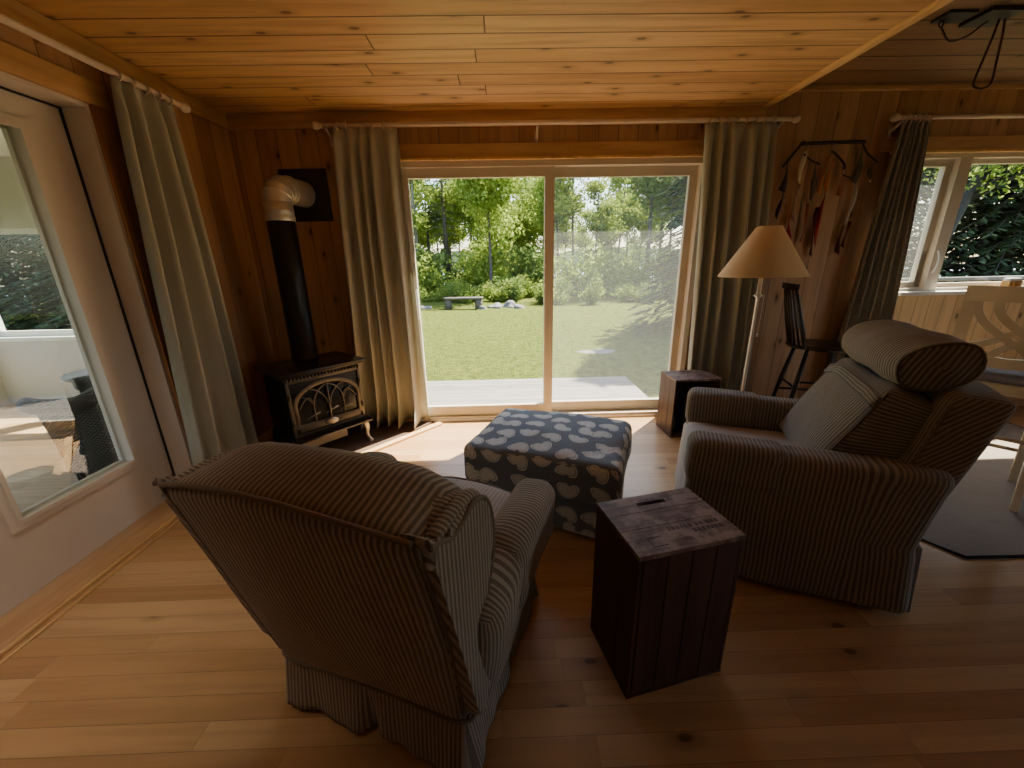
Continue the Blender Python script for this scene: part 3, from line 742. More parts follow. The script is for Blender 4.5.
    # logs behind the glass sit just inside arch
    for i, (y, z, r) in enumerate(((-.12, .33, .02), (.02, .34, .022), (.13, .33, .02))):
        bm = bmesh.new(); tube(bm, [(xf+.006, y-.05, z), (xf+.011, y+.05, z+.03)], r*.3, 6); link('ceramic_log', bm, M['log'], t)
stove()
# flue (stands on the stove)
fl = thing('flue_pipe', 'black stove pipe with shiny galvanised elbow going into the wall', 'flue pipe', (-1.575, 3.06, .712))
zt = 1.745-.712
bm = bmesh.new(); lathe(bm, [(.099, 0), (.099, .012), (.092, .014), (.093, zt*.5), (.093, zt)], 32); link('black_pipe', bm, M['pipe'], fl)
bm = bmesh.new(); lathe(bm, [(.094, zt-.03), (.097, zt-.02), (.097, zt), (.094, zt+.005), (.094, zt+.03), (.097, zt+.035), (.094, zt+.04), (.093, zt+.095)], 32); link('galvanised_collar', bm, M['silver'], fl)
bm = bmesh.new(); R = .135; zc = zt+.095
dirn = Vector((.04, .26, 0)).normalized(); pts = []; 
segs = 4
pts.append(Vector((0, 0, zc-.002)))
for i in range(segs+1):
    a = pi/2*i/segs; pts.append(Vector((0, 0, zc))+dirn*(R*(1-cos(a)))+Vector((0, 0, R*sin(a)*.72)))
pts.append(pts[-1]+dirn*.192)
tube(bm, pts, .0925, 32); o = link('galvanised_elbow', bm, M['silver'], fl, 'auto')
for i in (2, 3, 4, 5):
    bm = bmesh.new(); T = (pts[i+1]-pts[i-1]).normalized(); u = T.orthogonal().normalized(); w = T.cross(u)
    tube(bm, [pts[i]+(u*cos(2*pi*k/28)+w*sin(2*pi*k/28))*.0955 for k in range(28)], .005, 6, closed=True); link('seam_ring', bm, M['silver'], o)
tag(bxo('wall_thimble', (-1.70, -1.335, D-.012, D, 1.745, 2.12), M['black'], bev=.003), 'square black metal plate on the wall behind the flue elbow', 'wall plate')
# hearth
bm = bmesh.new(); pts = [(-.62, D-.01), (-1.91, 1.93), (W+.005, 1.93), (W+.005, D-.01)]
pts = [(-.66, 3.385), (-1.225, 2.62), (-1.70, 2.10), (-2.0, 2.42), (-2.0, 3.385)]
a = [bm.verts.new((x, y, .002)) for x, y in pts]; b = [bm.verts.new((x, y, .012)) for x, y in pts]
bm.faces.new(a); bm.faces.new(b[::-1])
for i in range(5): bm.faces.new((a[i], a[(i+1) % 5], b[(i+1) % 5], b[i]))
hb = link('hearth_pad', bm, M['hearth'], None, False); tag(hb, 'flat brown hearth pad in the corner under the stove', 'hearth')
bm = bmesh.new()
A, B = Vector((-.60, 3.33, 0)), Vector((-1.80, 1.97, 0)); T = (B-A).normalized(); Nn = Vector((-T.y, T.x, 0))
M4 = Matrix(((T.x, Nn.x, 0, A.x), (T.y, Nn.y, 0, A.y), (0, 0, 1, 0), (0, 0, 0, 1)))
box(bm, 0, (B-A).length, -.025, .025, 0, .022, M4); bevel(bm, .006); o = link('hearth_edging', bm, M['lightpine'], hb, 'auto'); 

bm = bmesh.new(); lathe(bm, [(.08, 0), (.10, .02), (.11, .05), (.115, .052), (.10, .045), (.07, .02)], 28, cap=True)
tag(link('pet_bowl', bm, M['black'], loc=(-1.03, 2.60, .001)), 'dark round bowl on the floor between hearth and left armchair', 'bowl')

# ------------------------------------------------------------------ armchairs
def piping(parent, pts, r=.006, closed=False, m=None):
    return tubeo('piping', smoothpath(pts, 5, closed), r, m or M['pipingf'], parent, 6, closed)
def poly_extrude(name, outl, y0, y1, m, parent, bev=.02, uvf=None, sub=0):
    bm = bmesh.new(); uvl = bm.loops.layers.uv.new('UVMap')
    o = smoothpath([(x, 0, z) for x, z in outl], 4, True)
    a = [bm.verts.new((p.x, y0, p.z)) for p in o]; b = [bm.verts.new((p.x, y1, p.z)) for p in o]
    bm.faces.new(a); bm.faces.new(b[::-1]); n = len(o)
    for i in range(n): bm.faces.new((a[i], b[i], b[(i+1) % n], a[(i+1) % n]))
    es = [e for e in bm.edges if (e.verts[0].co.y == e.verts[1].co.y)]
    bmesh.ops.bevel(bm, geom=es, offset=bev, segments=3, profile=.5, affect='EDGES')
    for f in bm.faces:
        for l in f.loops: l[uvl].uv = (l.vert.co.x+l.vert.co.y*.5, l.vert.co.z)
    return link(name, bm, m, parent, 'auto')

def armchair_left():
    t = thing('armchair', 'striped slipcovered armchair seen from behind with wings and ruffled skirt', 'armchair', (-.33, 1.14, 0), radians(70))
    S = M['stripeA']
    rear = lambda z: -.302-(z-.2)*.238
    # lower body
    def fb(p):
        k = (p.z-.17)/.25; y = p.y*(.93+.07*min(1, max(0, k)))
        x = p.x
        if x < 0: x = x-(max(0, p.z-.2))*.25*(-x/.3)
        return Vector((x, y, p.z))+wob(p, .003)
    soft('base', (-.285, .36), (-.335, .335), (.16, .44), .035, S, t, fb, uv_mix, (8, 8, 4))
    # arms
    for s, nm in ((-1, 'right'), (1, 'left')):
        def fa(p, s=s):
            k = (p.z-.16)/.46
            wide = .06*sin(min(1, max(0, (k-.1)/.9))*pi/2)
            y = p.y+s*wide*.9-s*.02
            rise = .02*cos((p.x-.1)*5)
            x = p.x - (max(0, p.z-.3)*.18 if p.x < -.1 else 0)
            if p.x > .2: x += .02*sin(k*pi)
            return Vector((x, y, p.z+rise*k))+wob(p, .005, 11, s)
        yy = (.245, .385) if s > 0 else (-.385, -.245)
        arm = soft('arm', (-.26, .345), yy, (.16, .60), .066, S, t, fa, uv_x, (9, 4, 8))
        def fc(p, s=s, fa=fa):
            q = fa(Vector((p.x, p.y, p.z))); q.z += .002
            if p.z < .42: q.y += s*.012
            return q+wob(p, .004, 17, 2)
        yc = (.235, .397) if s > 0 else (-.397, -.235)
        soft('arm_cover', (-.10, .358), yc, (.36, .612), .068, S, t, fc, uv_x, (9, 4, 6), skip=('-z',))
    # seat
    def fs(p):
        d = .03*(1-(p.y/.25)**2)*(1-((p.x-.08)/.4)**2)
        return Vector((p.x+(.03*(1-(p.y/.25)**2) if p.x > .2 else 0), p.y, p.z+(d if p.z > .42 else 0)))
    soft('seat_cushion', (-.27, .40), (-.25, .25), (.36, .49), .045, M['stripeS'], t, fs, uv_y, (10, 8, 3))
    piping(t, [(.40, -.22, .468), (.432, -.1, .478), (.437, 0, .48), (.432, .1, .478), (.40, .22, .468)], .006)
    # back: thick reclined shell whose top rises from the rear seam to a crest
    def fk(p):
        z = p.z; x = rear(z)+(p.x)
        bul = .02*(1-(p.y/.35)**2)*sin(min(1, max(0, (z-.2)/.7))*pi)
        if p.x < .03: x -= bul*.6
        kz = max(0, (z-.72)/.2)
        if kz > 0:
            kk = min(1, kz)
            rise = (.036*sin(min(1, p.x/.26)*pi*.62)) + .014*(1-(p.y/.34)**2)
            z = z+rise*kk
            z -= .035*max(0, abs(p.y)/.34-.72)/.28*kk*min(1, p.x/.12)
            if p.x > .17: z -= .03*kk*((p.x-.17)/.08)
        y = p.y*(.93+.07*min(1, max(0, (p.z-.2)/.4)))
        return Vector((x, y, z))+wob(p, .0035, 8, 1)
    bk = soft('backrest', (0, .25), (-.345, .345), (.165, .935), .035, S, t, fk, uv_y, (8, 16, 14))
    seam = []
    for i in range(17):
        y = -.335+.67*i/16
        q = fk(Vector((.012, y, .93))); seam.append((q.x-.004, q.y, q.z+.004))
    piping(t, seam, .0065)
    for s in (-1, 1):
        piping(t, [tuple(fk(Vector((.012, s*.338, .93-k*.68/8)))+Vector((-.002, s*.004, 0))) for k in range(9)], .005)
    # wings
    out = [(-.462, .925), (-.43, .915), (-.385, .890), (-.33, .892), (-.28, .900), (-.225, .882), (-.19, .838), (-.175, .78), (-.178, .69), (-.21, .63), (-.24, .56), (-.235, .45), (-.22, .3), (-.29, .24), (-.34, .40), (-.395, .64)]
    for s in (-1, 1):
        y0, y1 = sorted((s*.30, s*.372))
        w = poly_extrude('wing', out, y0, y1, S, t, .018)
        oo = smoothpath([(x, s*.370, z) for x, z in out[:11]], 4)
        tubeo('piping', oo, .006, M['pipingf'], w, 6)
    # bunched fabric where the wing meets the crest
    for s in (-1, 1):
        bm = bmesh.new(); uvl = bm.loops.layers.uv.new('UVMap')
        for q in range(4):
            yy = s*(.350-.022*q)
            pts = smoothpath([(-.455+.02*q, yy, .905), (-.40, yy, .915-.004*q), (-.33, yy, .918+.004*q), (-.26, yy, .905-.006*q), (-.215, yy, .86-.01*q), (-.195, yy, .79)], 5)
            tube(bm, pts, [.016]*len(pts), 8)
            tube(bm, [(a.x, a.y, a.z-.025) for a in pts], .02, 8)
        for f in bm.faces:
            for l in f.loops: l[uvl].uv = (l.vert.co.x*1.2+l.vert.co.z*.6, l.vert.co.y)
        link('gathered_fabric', bm, S, t)
    # skirt with ruffles
    def skirt(z0, z1, hx0, hx1, hy, n=240, m=8, parent=t):
        bm = bmesh.new(); uvl = bm.loops.layers.uv.new('UVMap')
        per = []
        c = [(hx1, -hy), (hx1, hy), (hx0, hy), (hx0, -hy)]
        L = 0; pts = []
        for a, b in zip(c, c[1:]+c[:1]):
            a, b = Vector(a), Vector(b); d = (b-a).length; k = max(2, int(n*d/2.7)); nr = Vector((b-a)).normalized(); nr = Vector((nr.y, -nr.x))
            for i in range(k): pts.append((a.lerp(b, i/k), nr, L+d*i/k, i/k))
            L += d
        rows = []
        for j in range(m+1):
            kk = j/m; row = []
            for p, nr, s, fr in pts:
                corner = max(0, 1-min(fr, 1-fr)/.10)
                wv = .007*sin(s*24+2*sin(s*5))+.003*sin(s*61)
                cen = math.exp(-((fr-.5)/.03)**2)
                off = kk*(.022+wv+.012*corner)-.03*cen*kk
                q = p+nr*off
                row.append(bm.verts.new((q.x, q.y, z1+(z0-z1)*kk+.012*corner*0+.008*sin(s*20)*kk)))
            rows.append(row)
        N = len(pts)
        for j in range(m):
            for i in range(N):
                i2 = (i+1) % N
                f = bm.faces.new((rows[j][i], rows[j][i2], rows[j+1][i2], rows[j+1][i]))
                s1 = pts[i][2]; s2 = pts[i2][2] if i2 else L
                for l, (ss, jj) in zip(f.loops, ((s1, j), (s2, j), (s2, j+1), (s1, j+1))): l[uvl].uv = (ss*1.15, jj/m*.2)
        o = link('skirt', bm, S, parent); sm = o.modifiers.new('t', 'SOLIDIFY'); sm.thickness = .004
        return o
    skirt(.025, .215, -.300, .355, .322)
    piping(t, [(-.303, -.32, .215), (-.304, -.1, .215), (-.304, .1, .215), (-.303, .32, .215), (-.2, .327, .215), (.2, .327, .215), (.357, .32, .215), (.36, .1, .215), (.36, -.1, .215), (.357, -.32, .215), (.2, -.327, .215), (-.2, -.327, .215)], .006, True)
    for sx in (-.22, .28):
        for sy in (-.25, .25):
            bm = bmesh.new(); tube(bm, [(sx, sy, 0), (sx, sy, .18)], [.018, .028], 10); link('leg', bm, M['blackwood'], t)
armchair_left()

def armchair_right():
    t = thing('armchair', 'striped reclined armchair with headrest roll, standing before the floor lamp', 'armchair', (1.26, 1.77, 0), radians(156))
    S = M['stripeB']
    rear = lambda z: -.505-(z-.33)*.268 if z > .33 else -.505-(.33-z)*.10
    def fb(p):
        x = p.x
        if x < -.3: x = rear(p.z)+(x+.51)
        return Vector((x, p.y, p.z))+wob(p, .004)
    soft('base', (-.51, .30), (-.385, .385), (.03, .42), .03, S, t, fb, uv_mix, (10, 8, 6))
    for s in (-1, 1):
        def fa(p, s=s):
            x = p.x; k = max(0, (p.z-.3)/.3)
            if x < -.3: x = rear(p.z)+(x+.51)+.03*k
            y = p.y-s*.0+s*(.012*sin(p.z*6))-s*.015*max(0, .3-p.z)
            if s > 0 and False: y = y
            fx = .02*(.6-p.z) if p.x > .2 else 0      # front falls a little forward to the hem
            return Vector((x+fx, y, p.z))+wob(p, .005, 10, s)
        yy = (.275, .427) if s > 0 else (-.427, -.275)
        soft('arm', (-.51, .315), yy, (.012, .65), .045, S, t, fa, uv_x, (12, 4, 12))
        yc = (.262, .434) if s > 0 else (-.434, -.262)
        def fc(p, fa=fa):
            q = fa(p)
            if p.z < .55: q.y += (.010 if p.y > 0 else -.010)*(.55-p.z)*6*(1 if abs(p.y) > .3 else -.3)
            if p.x < .0: q.z += .002
            return q
        soft('arm_cover', (-.05, .328), yc, (.455, .661), .05, S, t, fc, uv_x, (8, 4, 5), skip=('-z',))
    # front skirt panel
    def ff(p): return Vector((p.x+.03*(.42-p.z)+.012*sin(p.y*26)*(.42-p.z)*2, p.y, p.z))
    soft('front_panel', (.27, .325), (-.41, .41), (.015, .42), .015, M['stripeS'], t, ff, uv_y, (2, 20, 6))
    # rear hanging corner panel
    def fr(p): return Vector((p.x-.09*(.34-p.z)+.008*sin(p.y*30), p.y, p.z))
    soft('skirt', (-.515, -.48), (-.40, .40), (.03, .34), .012, S, t, fr, uv_y, (2, 24, 6))
    def fs(p):
        d = .025*(1-(p.y/.28)**2)*(1-((p.x-.03)/.4)**2)
        return Vector((p.x+(.02*(1-(p.y/.28)**2) if p.x > .2 else 0), p.y, p.z+(d if p.z > .42 else 0)))+wob(p, .004, 9)
    soft('seat_cushion', (-.25, .315), (-.275, .275), (.36, .49), .045, M['stripeS'], t, fs, uv_y, (10, 8, 3))
    # back shell
    def fk(p):
        x = rear(p.z)+p.x; z = p.z
        if p.z > .8: z += .02*(1-(p.y/.36)**2)+.02*(p.x/.17)
        return Vector((x, p.y*(1-.04*(p.x/.17)), z))+wob(p, .003, 8)
    soft('backrest', (0, .17), (-.365, .365), (.30, .925), .03, S, t, fk, lambda p, n: (p.y, p.z) if n != 'y' else (p.x*.8+p.z*.55, p.z), (5, 14, 12))
    for s in (-1, 1):
        piping(t, [tuple(fk(Vector((.155, s*.36, .40+k*.06)))) for k in range(9)], .005)
    piping(t, [tuple(fk(Vector((.005, y, .90)))) for y in (-.35, -.2, 0, .2, .35)], .005)
    # loose back cushion, sloping face
    fb0, fb1 = Vector((-.13, 0, .50)), Vector((-.345, 0, .93)); rb0, rb1 = Vector((-.45, 0, .55)), Vector((-.505, 0, .875))
    def fcu(p):
        u, v = p.x, p.z     # u 0..1 depth (0 = face), v 0..1 height
        q = (fb0.lerp(fb1, v)).lerp(rb0.lerp(rb1, v), u)
        yy = p.y
        bul = .03*(1-(yy/.3)**2)*sin(pi*max(0, min(1, v)))*(1 if u < .3 else 0)
        return Vector((q.x+bul*.9, yy, q.z+bul*.3))+wob(Vector((u*.2, yy, v*.5)), .006, 13, 4)
    bm = bmesh.new(); uvl = bm.loops.layers.uv.new('UVMap')
    # build in metric space then map
    def fmet(p): return fcu(Vector((p.x/.22, p.y, p.z/.46)))
    soft('back_cushion', (0, .22), (-.295, .295), (0, .46), .045, S, t, fmet, lambda p, n: (p.y, p.z) if n != 'y' else (p.z, p.x), (6, 14, 10))
    bm.free()
    for s in (-1, 1):
        piping(t, [tuple(fmet(Vector((.010, s*.283, .03+k*.05)))) for k in range(9)], .0055)
        piping(t, [tuple(fmet(Vector((.205, s*.283, .05+k*.05)))) for k in range(8)], .005)
    # fabric band of the headrest flap
    bm = bmesh.new(); uvl = bm.loops.layers.uv.new('UVMap'); rows = []
    for j in range(4):
        row = []
        for i in range(25):
            y = -.285+.57*i/24; v = (.375+.015*j+.018*cos(y*9))
            q = fmet(Vector((0, y, v)))+Vector((.006, 0, .003)); row.append(bm.verts.new(q))
        rows.append(row)
    for j in range(3):
        for i in range(24):
            f = bm.faces.new((rows[j][i], rows[j][i+1], rows[j+1][i+1], rows[j+1][i]))
            for l, (ii, jj) in zip(f.loops, ((i, j), (i+1, j), (i+1, j+1), (i, j+1))): l[uvl].uv = (jj*.02, ii*.02)
    o = link('headrest_flap', bm, M['stripeB'], t); sm = o.modifiers.new('t', 'SOLIDIFY'); sm.thickness = .008
    # headrest roll
    C = Vector((-.45, 0, 1.02)); A1, A2 = .113, .084; th = radians(-12)
    bm = bmesh.new(); uvl = bm.loops.layers.uv.new('UVMap'); seg = 36; rows = []; ys = [-.305, -.303, -.295, -.27, -.22, -.15, -.05, .05, .15, .22, .27, .295, .303, .305]
    sc = [0, .90, .97, 1.0, 1.03, 1.06, 1.07, 1.07, 1.06, 1.03, 1.0, .97, .90, 0]
    for y, s in zip(ys, sc):
        row = []
        for k in range(seg):
            a = 2*pi*k/seg; e = math.copysign(abs(cos(a))**.85, cos(a))*A1*s; f_ = math.copysign(abs(sin(a))**.85, sin(a))*A2*s
            f_ -= .012*(s > 0)*cos(a)
            p = Vector((e*cos(th)-f_*sin(th), y+.012*cos(a)*(1 if y < 0 else -1), e*sin(th)+f_*cos(th)))+C
            row.append(bm.verts.new(p+wob(Vector((e, y, f_)), .004, 16)))
        rows.append(row)
    for j in range(len(ys)-1):
        for k in range(seg):
            f = bm.faces.new((rows[j][k], rows[j][(k+1) % seg], rows[j+1][(k+1) % seg], rows[j+1][k]))
            cap = j < 2 or j > len(ys)-4
            for l in f.loops:
                co = l.vert.co
                l[uvl].uv = (co.x*.9+co.z*.35, co.y) if cap else (co.y, co.x)
    bmesh.ops.remove_doubles(bm, verts=bm.verts[:], dist=1e-6)
    hp = link('headrest_pillow', bm, S, t)
    for s in (-1, 1):
        pts = []
        for k in range(24):
            a = 2*pi*k/24; e = math.copysign(abs(cos(a))**.85, cos(a))*A1*.985; f_ = math.copysign(abs(sin(a))**.85, sin(a))*A2*.985-.012*cos(a)
            pts.append(Vector((e*cos(th)-f_*sin(th), s*.297-s*.0+.012*cos(a)*(-s), e*sin(th)+f_*cos(th)))+C)
        tubeo('piping', pts, .005, M['pipingf'], hp, 6, True)
armchair_right()

# ------------------------------------------------------------------ ottoman
def ottoman():
    t = thing('ottoman', 'square ottoman covered in grey cotton printed with cream bean shapes', 'ottoman', (.268, 2.108, 0), radians(-22))
    P = M['paisley']
    def fl(p): return Vector((p.x*(1+.02*(.3-p.z)), p.y*(1+.02*(.3-p.z)), p.z))+wob(p, .006, 12)
    soft('ottoman_base', (-.405, .405), (-.315, .315), (.02, .30), .03, P, t, fl, None, (10, 8, 5))
    def fc(p):
        k = (p.z-.22)/.22
        d = .022*(1-(p.x/.43)**2)*(1-(p.y/.34)**2)
        w = Vector((0, 0, 0))
        if p.z > .4:
            # creases pulled across the two front corners
            for sx, dd in ((1, .42), (1, .49), (-1, .52)):
                q = (sx*p.x-p.y)*.707; w.z -= .010*math.exp(-((q-dd*.72)/.012)**2)
            q = p.x*.94-p.y*.33; w.z -= .008*math.exp(-((q+.12)/.008)**2)
        fl = .012*sin(p.x*23+p.y*31)*(1-k)
        return Vector((p.x*(1.01+.015*(1-k)), p.y*(1.01+.02*(1-k)), p.z+d*(p.z > .4)+fl*.6))+wob(p, .005, 10, 3)+w
    soft('fitted_cover', (-.425, .425), (-.335, .335), (.215, .452), .05, P, t, fc, None, (26, 22, 6), skip=('-z',))
    for s in (-1, 1):
        tubeo('piping', smoothpath([tuple(fc(Vector((x, s*.322, .425)))) for x in (-.4, -.2, 0, .2, .4)], 4), .0045, M['otpipe'], t, 6)
    tubeo('piping', smoothpath([tuple(fc(Vector((.412, y, .425)))) for y in (-.31, -.1, .1, .31)], 4), .0045, M['otpipe'], t, 6)
    for sx in (-.34, .34):
        for sy in (-.25, .25):
            bm = bmesh.new(); tube(bm, [(sx, sy, 0), (sx, sy, .05)], .02, 10); link('leg', bm, M['black'], t)
ottoman()

# ------------------------------------------------------------------ wine crates
def crate(name, label, loc, rz, h, openfront=False):
    t = thing(name, label, 'crate', loc, rz)
    w, d = .372, .282; x0, x1, y0, y1 = -w/2, w/2, -d/2, d/2; th = .014
    # top end board of two planks with slot handle
    bm = bmesh.new(); ys = [(y0, -.028), (-.026, .050), (.052, y1)]
    hx, hy0, hy1 = .055, .082, .100
    for a, b in ys[:2]: box(bm, x0, x1, a, b, h-.016, h)
    a, b = ys[2]
    box(bm, x0, x1, a, hy0, h-.016, h); box(bm, x0, x1, hy1, b, h-.016, h); box(bm, x0, -hx, hy0, hy1, h-.016, h); box(bm, hx, x1, hy0, hy1, h-.016, h)
    link('end_board', bm, M['crate'], t, False)
    bxo('end_board', (x0, x1, y0, y1, .0, .016), M['crateside'], t, .001)
    sides = [('x', x0), ('x', x1-th), ('y', y1-th)] + ([] if openfront else [('y', y0)])
    for ax, p in sides:
        bm = bmesh.new(); n = 3 if ax == 'x' else 4
        a0, a1 = (y0, y1) if ax == 'x' else (x0+th+.001, x1-th-.001)
        for i in range(n):
            a = a0+(a1-a0)*i/n+.0012; b = a0+(a1-a0)*(i+1)/n-.0012
            if ax == 'x': box(bm, p, p+th, a, b, .0165, h-.0165)
            else: box(bm, a, b, p, p+th, .0165, h-.0165)
        bevel(bm, .0012, 1); link('side_slats', bm, M['crateside'], t, False)
    return t, h
t, h = crate('wine_crate', 'tall dark wooden wine crate stood on end between the armchairs', (.529, 1.107, 0), radians(12.7), .579)
# faint stencilled rows (unreadable in the photo): small letter-like strokes on the top boards
bm = bmesh.new(); rnd = random.Random(4)
for row, (x0_, x1_, yy) in enumerate(((-.03, .145, -.052), (.045, .150, -.077))):
    x = x0_
    while x < x1_:
        for s in range(rnd.choice((2, 3))):
            box(bm, x, x+.0022, yy-.008, yy+.008, h, h+.0006); x += .0042
        if rnd.random() < .5: box(bm, x-.008, x-.001, yy+.006, yy+.008, h, h+.0006)
        x += .004 if rnd.random() < .85 else .012
link('stencilled_lettering', bm, M['stencil'], t, False)
bm = bmesh.new(); box(bm, -.12, -.07, -.115, -.112, h, h+.0006); box(bm, -.12, -.07, -.075, -.072, h, h+.0006); box(bm, -.12, -.117, -.115, -.072, h, h+.0006); link('stencilled_box', bm, M['stencil'], t, False)
t2, h2 = crate('wine_crate', 'open sided wooden crate by the sliding door holding dark bottles', (1.525, 3.06, 0), radians(2), .495, True)
for i, (x, y, r, hh, lab) in enumerate(((1.40, 3.01, .032, .17, 'short dark jar at the left in the open crate'), (1.475, 3.00, .03, .27, 'tall dark bottle in the middle of the open crate'), (1.55, 3.02, .036, .22, 'dark round bottle at the right in the open crate'))):
    bm = bmesh.new(); lathe(bm, [(r*.9, 0), (r, .01), (r, hh*.62), (r*.45, hh*.78), (r*.42, hh*.95), (r*.5, hh)], 20)
    tag(link('bottle', bm, M['darkglass'], loc=(x, y, .0165)), lab, 'bottle', 'bottles in the open crate')

# ------------------------------------------------------------------ floor lamp
lp = thing('floor_lamp', 'cream pole floor lamp with tan cone shade behind the right armchair', 'lamp', (1.735, 2.68, 0))
bm = bmesh.new(); lathe(bm, [(.13, 0), (.135, .012), (.12, .025), (.03, .04), (.014, .06)], 32); link('lamp_base', bm, M['lampm'], lp)
bm = bmesh.new(); lathe(bm, [(.011, .05), (.011, .62), (.014, .63), (.011, .64), (.010, 1.14), (.02, 1.15), (.03, 1.157), (.014, 1.17), (.012, 1.34)], 20); link('lamp_pole', bm, M['lampm'], lp)
bm = bmesh.new(); lathe(bm, [(.260, 1.283), (.262, 1.290), (.074, 1.592), (.072, 1.596)], 48, cap=False); sh = link('lamp_shade', bm, M['shade'], lp)
sm = sh.modifiers.new('t', 'SOLIDIFY'); sm.thickness = .003
for z, r in ((1.286, .262), (1.594, .073)):
    tubeo('shade_trim', [(r*cos(2*pi*k/48), r*sin(2*pi*k/48), z) for k in range(48)], .003, M['shade'], sh, 6, True)
bm = bmesh.new(); bmesh.ops.create_uvsphere(bm, u_segments=16, v_segments=12, radius=.035, matrix=Matrix.Translation((0, 0, 1.40))); link('bulb', bm, M['white_vinyl'], lp)
bm = bmesh.new(); tube(bm, [(.035, -.01, 1.16), (.033, -.012, 1.0), (.030, -.012, .90)], .0015, 5); tube(bm, [(.030, -.012, .90), (.030, -.012, .875)], [.005, .007], 8); link('pull_chain', bm, M['lampm'], lp)

# ------------------------------------------------------------------ black spindle stool
def spindle_stool():
    t = thing('spindle_back_stool', 'black wooden spindle back stool against the pine wall', 'stool', (2.53, 3.02, 0), radians(-18))
    B = M['blackwood']; zs = .725
    # local: faces +x, back at -x
    bm = bmesh.new(); lathe(bm, [(.16, -.022), (.20, -.016), (.215, 0), (.205, .014), (.17, .010)], 36)
    bmesh.ops.transform(bm, matrix=Matrix.Translation((0, 0, zs)) @ Matrix.Diagonal((1.12, .98, 1, 1)), verts=bm.verts[:]); link('seat', bm, B, t)
    top = lambda f: Vector((-.285+.02*(1-(2*f-1)**2)*-1, (f-.5)*.22, zs+.455))
    bot = lambda f: Vector((-.205+.035*(2*f-1)**2, (f-.5)*.36, zs))
    for i in range(7):
        f = i/6; r = .015 if i in (0, 6) else .009
        bm = bmesh.new(); a, b = bot(f), top(f); tube(bm, [a, a.lerp(b, .4), a.lerp(b, .8), b], [r*.8, r*1.25, r, r*.8], 10); link('spindle', bm, B, t)
    bm = bmesh.new(); pts = smoothpath([top(f)+Vector((0, (f-.5)*.06, .0)) for f in (0, .25, .5, .75, 1)], 5)
    for a, b in zip(pts, pts[1:]): box(bm, min(a.x, b.x)-.013, max(a.x, b.x)+.013, a.y, b.y, zs+.44, zs+.482)
    bmesh.ops.remove_doubles(bm, verts=bm.verts[:], dist=1e-4); link('top_rail', bm, B, t, 'auto')
    for sx in (-1, 1):
        for sy in (-1, 1):
            bm = bmesh.new(); a = Vector((sx*.13, sy*.12, zs-.01)); b = Vector((sx*.235, sy*.205, 0)); tube(bm, [a, a.lerp(b, .4), b], [.014, .019, .012], 10); link('leg', bm, B, t)
    def lp_(sx, sy, z): k = (zs-z)/zs; return Vector((sx*(.13+.105*k), sy*(.12+.085*k), z))
    for (a, b) in (((-1, -1, .30), (1, -1, .30)), ((-1, 1, .30), (1, 1, .30)), ((-1, -1, .40), (-1, 1, .40)), ((1, -1, .24), (1, 1, .24)), ((-1, -1, .45), (1, -1, .45))):
        bm = bmesh.new(); tube(bm, [lp_(*a), lp_(*b)], .009, 8); link('stretcher', bm, B, t)
spindle_stool()

